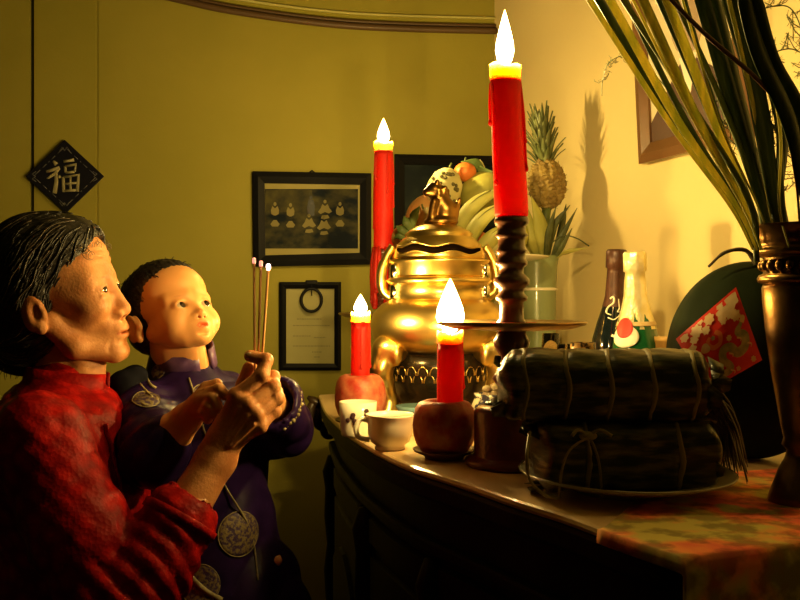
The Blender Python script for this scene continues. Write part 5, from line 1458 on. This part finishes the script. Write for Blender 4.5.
# tunic: trunk, high collar, sleeves with folds
def cloth_mesh(name, s, h, mat, parent, folds, it=1, noise=.0012):
    V, Q = s.mesh(h); V = relax(V, Q, it, .5); N_v = vnormals(V, Q)
    d = folds(V); V = V+N_v*d[:, None]
    me = np_mesh(name, V, Q); return link(name, me, mat, parent)
def seg(V, a, b):
    ab = b-a; t = ((V-a)@ab)/(ab@ab); tc = np.clip(t, 0, 1); r = np.linalg.norm(V-a-tc[:, None]*ab, axis=1); return t, r
s = SDF()
s.ell((-.503, 1.28, 1.10), (.108, .165, .115), .06); s.ell((-.495, 1.28, 1.165), (.075, .13, .045), .04); s.ell((-.475, 1.275, .95), (.108, .14, .16), .06); s.ell((-.46, 1.27, .78), (.13, .17, .14), .06)
s.cap((-.455, 1.27, .78), (-.445, 1.27, .40), .15, .165, .05)
s.cap(nb_+np.array((.004, 0, -.01)), nb_+np.array((.020, 0, .014)), .068, .058, .02)
fm = el*.38+wr*.62
s.chain([sh_r, sh_r*.5+el*.5, el], [.063, .056, .055], .035)
s.chain([el, el*.5+fm*.5, fm], [.054, .051, .049], .02)
s.cap(el*.36+wr*.64, fm+(wr-el)*.25, .030, .036, .002, 's')
s.chain([sh_l, ell_, ell_*.4+wl*.6], [.06, .055, .046], .035)

elv = el
def gfold(V):
    t1, r1 = seg(V, sh_r, el); t2, r2 = seg(V, el, fm)
    w1 = np.exp(-((r1-.05)/.03)**2)*(t1 > 0.05)*(t1 < 1.05); w2 = np.exp(-((r2-.045)/.03)**2)*(t2 > -.1)*(t2 < 1)
    ang1 = (V[:, 0]*30+V[:, 2]*10); x = V*1.
    d = w1*.0075*(np.abs(np.sin(t1*15+ang1*.8+np.sin(V[:, 1]*40)))-.5)*np.clip(t1*1.2, .25, 1)
    d += w2*.0095*(np.abs(np.sin(t2*17+V[:, 0]*18-V[:, 2]*26+1.2*np.sin(V[:, 1]*35)))-.55)*np.clip(1.15-t2*.75, .25, 1)
    tb = np.clip(1-w1-w2, 0, 1)
    d += tb*.005*(np.abs(np.sin(V[:, 2]*30+V[:, 0]*38+np.sin(V[:, 0]*30)*.7))-.5)
    # hollow at the armpit between chest and sleeve
    return d+.0012*np.sin(V[:, 0]*190+V[:, 2]*70)*np.sin(V[:, 2]*160+V[:, 1]*90)
tun = cloth_mesh('tunic', s, .006, m_red, gm, gfold)
tunb = bvh_of(tun)
def ring_band(c, R3, rx, ry, h, th, name, mat, parent, gap=0., flare=0.):
    """stand collar or cuff: a short tube with an opening"""
    mb = MB(); n = 40; vs = []
    for i in range(n+1):
        a = gap/2+(2*PI-gap)*i/n
        for z, f in ((0, 1), (h*.5, 1+flare*.5), (h, 1+flare)): vs.append(Vector(c)+R3@Vector((rx*f*math.cos(a), ry*f*math.sin(a), z)))
    mb.add(vs, [(3*i+j, 3*(i+1)+j, 3*(i+1)+j+1, 3*i+j+1) for i in range(n) for j in range(2)])
    return mb.build(name, mat, parent, solid=th)
cu = (Lg(0, 0, -60)-nb_); cu = Vector(cu/np.linalg.norm(cu)); cu = (cu+Vector((0, 0, .4))).normalized()
ring_band(Vector(nb_)+Vector((.020, 0, .004)), frame_R((1, 0, 0), cu), .062, .058, .048, .004, 'collar', m_red, gm, .25, -.06)
# front placket edge running down the chest
pts = []
for i in range(15):
    z = 1.165-.235*i/14; h = tunb.ray_cast(Vector((.2, 1.215-.012*i/14, z)), Vector((-1, 0, 0)))
    if h[0] is not None: pts.append(h[0]+Vector((.002, -.001, 0)))
if len(pts) > 3: MB().tube(bez(pts, 3), .0035, 6).build('placket_edge', m_red, tun)
fd = Vector(wr-el).normalized()
ring_band(Vector(fm)-fd*.008, frame_R((1, 0, 0), fd), .051, .050, .012, .004, 'cuff', m_red, gm, 0, .0)
s = SDF()
for sy in (-1, 1): s.chain([np.array((-.455, 1.27+sy*.075, .78)), np.array((-.43, 1.27+sy*.085, .45)), np.array((-.455, 1.27+sy*.085, .09))], [.11, .09, .075], .03)
V, Q = s.mesh(.012); link('trousers', np_mesh('trousers', V, Q), m_trous, gm)
for sy in (-1, 1):
    c = np.array((-.42, 1.27+sy*.085, 0)); mb = MB()
    out = [(c[0]+.13*math.cos(a)*(1 if math.cos(a) > 0 else .8), c[1]+.045*math.sin(a)) for a in np.linspace(0, 2*PI, 25)[:-1]]
    mb.prism(out, 0, .014); mb.build('sandal', m_trous, gm, bevel=.003)

# ---- incense sticks --------------------------------------------------------
jb = P(257, 384, 1.190)
for i, (x, y, mm, lb) in enumerate(((254, 259, m_glow, 'leftmost burning incense stick in the woman\'s hand, its ember pinkish'), (261, 262, m_glow, 'middle burning incense stick between the other two'), (268.5, 266, m_glow2, 'rightmost incense stick with the brightest glowing tip'))):
    top = P(x, y, 1.185); bot = jb+Vector((i*.0024-.0024, .000+i*.0012, -.03)); d = (top-bot).normalized()
    t = thing('incense_stick', bot, lb, 'incense', 'three incense sticks')
    MB().tube([bot, top-d*.006], .0018, 8).build('stick', m_joss, t)
    MB().tube([top-d*.0062, top-d*.003, top+d*.001, top+d*.002], [.0022, .0026, .0024, .001], 8).build('ember', mm, t)
    if i == 2: MB().ball(top-d*.002+Vector((0, 0, .001)), (.0034, .0034, .0046)).build('ember', m_glow2, t)

# ---- little boy ------------------------------------------------------------
bM = rotM(47, 24, 3); bO = np.array(P(171, 316, 1.41)); bS = .915
bo = thing('person', Vector((-.30, 1.41, .62)), 'small boy in a dark purple satin outfit with gold roundels looking up', 'person')
hV, hQ, hC = put_head('b', bM, bO, bS)
Lb = lambda x, y, z: (np.array((x, y, z))*SK*bS)@bM.T+bO
parts_ = [(hV, hQ, hC)]
bn = np.array((-.365, 1.435, 1.225))
s = SDF(); s.chain([Lb(-8, 0, -40), bn], [.042, .045], .02); s.cap(Lb(30, 0, -52), bn+np.array((.03, -.02, .0)), .018, .022, .02)
V, Q = s.mesh(.004); parts_.append((V, Q, None))
b_sr = A(140, 412, 1.34); b_sl = A(226, 402, 1.50); b_er = A(152, 455, 1.235); b_wr = A(186, 419, 1.222)
b_el = A(283, 428, 1.42); b_wl = A(268, 396, 1.30)
bh = np.array((-.31, 1.42, .80))
s = SDF()
s.ell((-.325, 1.425, 1.10), (.085, .10, .09), .04); s.ell((-.315, 1.42, .96), (.085, .10, .12), .04); s.ell(bh, (.085, .10, .08), .04)
s.chain([bh+np.array((.02, -.06, -.01)), np.array((-.23, 1.31, .72)), np.array((-.24, 1.29, .55))], [.058, .045, .032], .02)
s.chain([bh+np.array((.02, .06, -.01)), np.array((-.22, 1.50, .72)), np.array((-.23, 1.52, .55))], [.058, .045, .032], .02)
s.cap((-.24, 1.29, .53), (-.18, 1.28, .52), .026, .022, .01); s.cap((-.23, 1.52, .53), (-.17, 1.51, .52), .026, .022, .01)
s.chain([b_sr, b_er], [.036, .030], .02); s.chain([b_sl, b_el, b_wl], [.034, .030, .022], .02)
V, Q = s.mesh(.007); parts_.append((V, Q, None))
# right forearm and hand resting on the woman's wrist
s = SDF(); s.chain([b_er, b_er*.4+b_wr*.6, b_wr], [.031, .027, .021], .01)
pm = A(203, 402, 1.205); s.cap(b_wr, pm, .020, .018, .010)
kb = [A(209, 393, 1.196), A(206, 399, 1.193), A(204, 405, 1.193), A(201, 411, 1.196)]
for k in kb: s.cap(pm, k, .014, .0095, .006)
fb_ = [[kb[0], A(219, 389, 1.186), A(227, 396, 1.184)], [kb[1], A(213, 398, 1.180), A(218, 407, 1.180)], [kb[2], A(209, 406, 1.180), A(213, 414, 1.182)], [kb[3], A(205, 412, 1.184), A(208, 419, 1.186)]]
for f in fb_: s.chain([np.array(q) for q in f], [.0088, .0082, .0074], .0025)
s.chain([A(195, 402, 1.215), A(206, 388, 1.216), A(217, 384, 1.212)], [.0105, .009, .008], .003)
V, Q = s.mesh(.0020); V = relax(V, Q, 1, .3); parts_.append((V, Q, None))
# left hand reaching to the sticks from behind
s = SDF(); s.cap(b_wl, A(264, 384, 1.245), .020, .017, .01)
kk_ = [A(262, 372, 1.228), A(266, 377, 1.226), A(269, 383, 1.226), A(270, 390, 1.228)]
for k in kk_: s.cap(A(264, 386, 1.245), k, .013, .009, .006)
for k in kk_: s.chain([k, k+np.array((-.012, -.008, .006)), k+np.array((-.020, -.012, -.003))], [.0082, .0076, .007], .0025)
s.chain([A(258, 388, 1.242), A(252, 380, 1.232), A(249, 371, 1.222)], [.010, .0085, .0075], .003)
V, Q = s.mesh(.0022); parts_.append((V, Q, None))
person_mesh('body', parts_, m_skin_b, bo)
eyes(bM, bO, bS, (65.5, 25, -10), 11.4, (1, .2, .1), bo)
# hair: short, thick, high hairline
s = SDF(); e = lambda c, r, k=8, op='u': s.ell(np.array(c)*SK, np.array(r)*SK, k*SK, op)
e((-18, 0, 36), (82, 72.5, 70)); e((10, 0, 48), (58, 60, 52), 14); e((-40, 0, -12), (52, 62, 46), 14)
e((84, 0, -4), (56, 66, 74), 8, 's'); e((40, 64, -26), (44, 30, 52), 8, 's'); e((-8, 80, -16), (15, 14, 24), 4, 's'); e((-10, 0, -80), (90, 70, 32), 8, 's')
V, Q = s.mesh(.0028, sym=True); N_v = vnormals(V, Q); X = V/SK
V = V+N_v*(.0009*np.sin(X[:, 0]*.5+X[:, 2]*.3)*np.sin(X[:, 1]*.6))[:, None]
hairB = link('hair', np_mesh('hair', (V*bS)@bM.T+bO, Q), m_hair_b, bo)
bb_ = BVHTree.FromPolygons([v.co for v in hairB.data.vertices], [tuple(p.vertices) for p in hairB.data.polygons])
mb = MB(); rr = random.Random(77)
for k in range(420):
    d = Vector((rr.gauss(-.2, .7), rr.gauss(0, .8), abs(rr.gauss(.3, .6)))).normalized(); dw = Vector(np.array(d)@bM.T)
    c = Vector(Lb(-15, 0, 20)); h = bb_.ray_cast(c+dw*.3, -dw)
    if h[0] is None: continue
    comb = Vector(np.array((.6, rr.uniform(-.5, .5), -.5))@bM.T); n_ = h[1]; tg = (comb-n_*comb.dot(n_)).normalized()
    mb.tube([h[0]-n_*.0005, h[0]+n_*.0016+tg*.006, h[0]+n_*.0012+tg*.013], .0006, 3)
o = mb.build('short_strands', m_hair_b, hairB); o['kind'] = 'stuff'
# outfit
s = SDF()
s.ell((-.325, 1.43, 1.10), (.100, .115, .105), .05); s.ell((-.325, 1.425, 1.16), (.075, .10, .05), .03); s.ell((-.31, 1.42, .96), (.102, .112, .14), .05); s.ell((-.29, 1.41, .82), (.12, .125, .13), .05)
s.cap((-.24, 1.41, .86), (-.21, 1.40, .80), .075, .07, .05)
s.chain([b_sr, b_er], [.050, .045], .03); s.cap(b_er, b_er*.65+b_wr*.35, .043, .038, .02)
s.chain([b_sl, b_el], [.050, .046], .03); s.cap(b_el, b_el*.35+b_wl*.65, .046, .050, .015); 
s.cap(b_el*.3+b_wl*.7, b_wl, .034, .042, .002, 's')
s.cap(bn+np.array((0, 0, -.05)), bn+np.array((0, 0, .008)), .066, .052, .03)
s.chain([bh+np.array((.02, -.06, -.01)), np.array((-.23, 1.31, .72)), np.array((-.24, 1.29, .60))], [.075, .062, .055], .03)
s.chain([bh+np.array((.02, .06, -.01)), np.array((-.22, 1.50, .72)), np.array((-.23, 1.52, .60))], [.075, .062, .055], .03)
def bfold(V):
    t1, r1 = seg(V, b_sr, b_er); t2, r2 = seg(V, b_sl, b_el)
    w1 = np.exp(-((r1-.04)/.025)**2); w2 = np.exp(-((r2-.04)/.025)**2)
    d = w1*.006*(np.abs(np.sin(t1*9+V[:, 0]*30))-.5)+w2*.006*(np.abs(np.sin(t2*10+V[:, 2]*30))-.5)
    tb = np.clip(1-w1-w2, 0, 1)
    return d+tb*.007*(np.abs(np.sin(V[:, 2]*26-V[:, 0]*34+np.sin(V[:, 1]*22)))-.5)
suit = cloth_mesh('satin_outfit', s, .005, m_purp, bo, bfold)
sb = bvh_of(suit)
bcu = Vector(Lb(0, 0, -40)-bn).normalized(); bcu = (bcu+Vector((0, 0, .6))).normalized()
ring_band(Vector(bn)+Vector((.006, -.004, .008)), frame_R(Vector(bM[:, 0]), bcu), .054, .051, .034, .004, 'collar', m_purpl, bo, .5, -.08)
def roundel(px, py, r, name='roundel', mat=None, sx=1., ring=True):
    d = Vector(((px-400)/F, 1, -(py-300)/F)).normalized(); h = sb.ray_cast(O, d)
    if h[0] is None: print('roundel miss', px, py); return
    c, n_ = h[0], h[1]; n_ = n_ if n_.dot(d) < 0 else -n_
    n_ = (n_-d*.8).normalized(); Rm = frame_R((1, 0, 0), n_); mb = MB(); vs = [c+n_*.0014]; m = 7; k = 28
    for i in range(1, m+1):
        for j in range(k):
            p = c+Rm@Vector((r*sx*i/m*math.cos(2*PI*j/k), r*i/m*math.sin(2*PI*j/k), .03)); hh = sb.ray_cast(p, -n_, .08)
            q = (hh[0]+n_*.0014) if hh[0] is not None else p-n_*.03
            vs.append(q)
    fs = [(0, 1+j, 1+(j+1) % k) for j in range(k)]+[(1+k*(i-1)+j, 1+k*i+j, 1+k*i+(j+1) % k, 1+k*(i-1)+(j+1) % k) for i in range(1, m) for j in range(k)]
    o = mb.add(vs, fs).build(name, mat or m_roundel, suit, solid=.0006)
    if ring:
        mb = MB(); mb.tube([vs[1+k*(m-1)+j]+n_*.0003 for j in list(range(k))+[0]], .0008, 5); mb.build('roundel_rim', m_thread, suit)
roundel(240, 534, .034); roundel(207, 392, .022); roundel(146, 398, .020); roundel(200, 585, .03); roundel(158, 372, .012, ring=False); roundel(152, 500, .026)
def trim_line(pp, r, name, mat, beads=False):
    pts = []
    for x, y in pp:
        d = Vector(((x-400)/F, 1, -(y-300)/F)).normalized(); h = sb.ray_cast(O, d)
        if h[0] is not None: pts.append(h[0]-d*.002)
    if len(pts) < 3: print('trim miss', pp); return
    MB().tube(bez(pts, 4), r, 6).build(name, mat, suit)
trim_line([(189, 378), (196, 400), (204, 430), (222, 480), (246, 520), (254, 545), (258, 580)], .0016, 'front_edge', m_thread)
trim_line([(190, 575), (205, 590), (222, 600)], .004, 'hem_braid', m_thread)
# cord frogs on the shoulder and braided cuff
for pp in ([(146, 376), (150, 384), (156, 388)], [(140, 384), (147, 392), (152, 397)], [(137, 398), (143, 404), (148, 405)]): trim_line(pp, .0022, 'frog_cord', m_thread)
cd = Vector(b_wl-b_el).normalized(); cc = Vector(b_el*.35+b_wl*.65)
mb = MB(); Rm = frame_R((0, 0, 1), cd)
for j in range(48):
    a_ = 2*PI*j/48; q_ = .045+.0015*math.sin(j*2.3); mb.ball(cc+cd*(.018+.002*math.sin(j*1.7))+Rm@Vector((q_*math.cos(a_), q_*math.sin(a_), 0)), (.0036, .0036, .0036), n=8, m=6)
mb.build('cuff_braid', m_thread, suit)
mb = MB(); s = SDF()
s.ell(A(124, 384, 1.33), (.024, .022, .022), .008); s.ell(A(135, 376, 1.345), (.02, .02, .018), .008); s.ell(A(128, 398, 1.32), (.022, .022, .02), .008)
V, Q = s.mesh(.003); link('shoulder_puff', np_mesh('shoulder_puff', V, Q), M('dark_velvet', (.005, .005, .009), .9, spec=.1), bo)
for sgn, c in ((0, (-.21, 1.285, .515)), (1, (-.20, 1.515, .515))):
    s = SDF(); s.cap(np.array(c)+np.array((-.035, 0, .005)), np.array(c)+np.array((.04, 0, 0)), .036, .030, .02); V, Q = s.mesh(.005); link('shoe', np_mesh('shoe', V, Q), m_trous, bo)
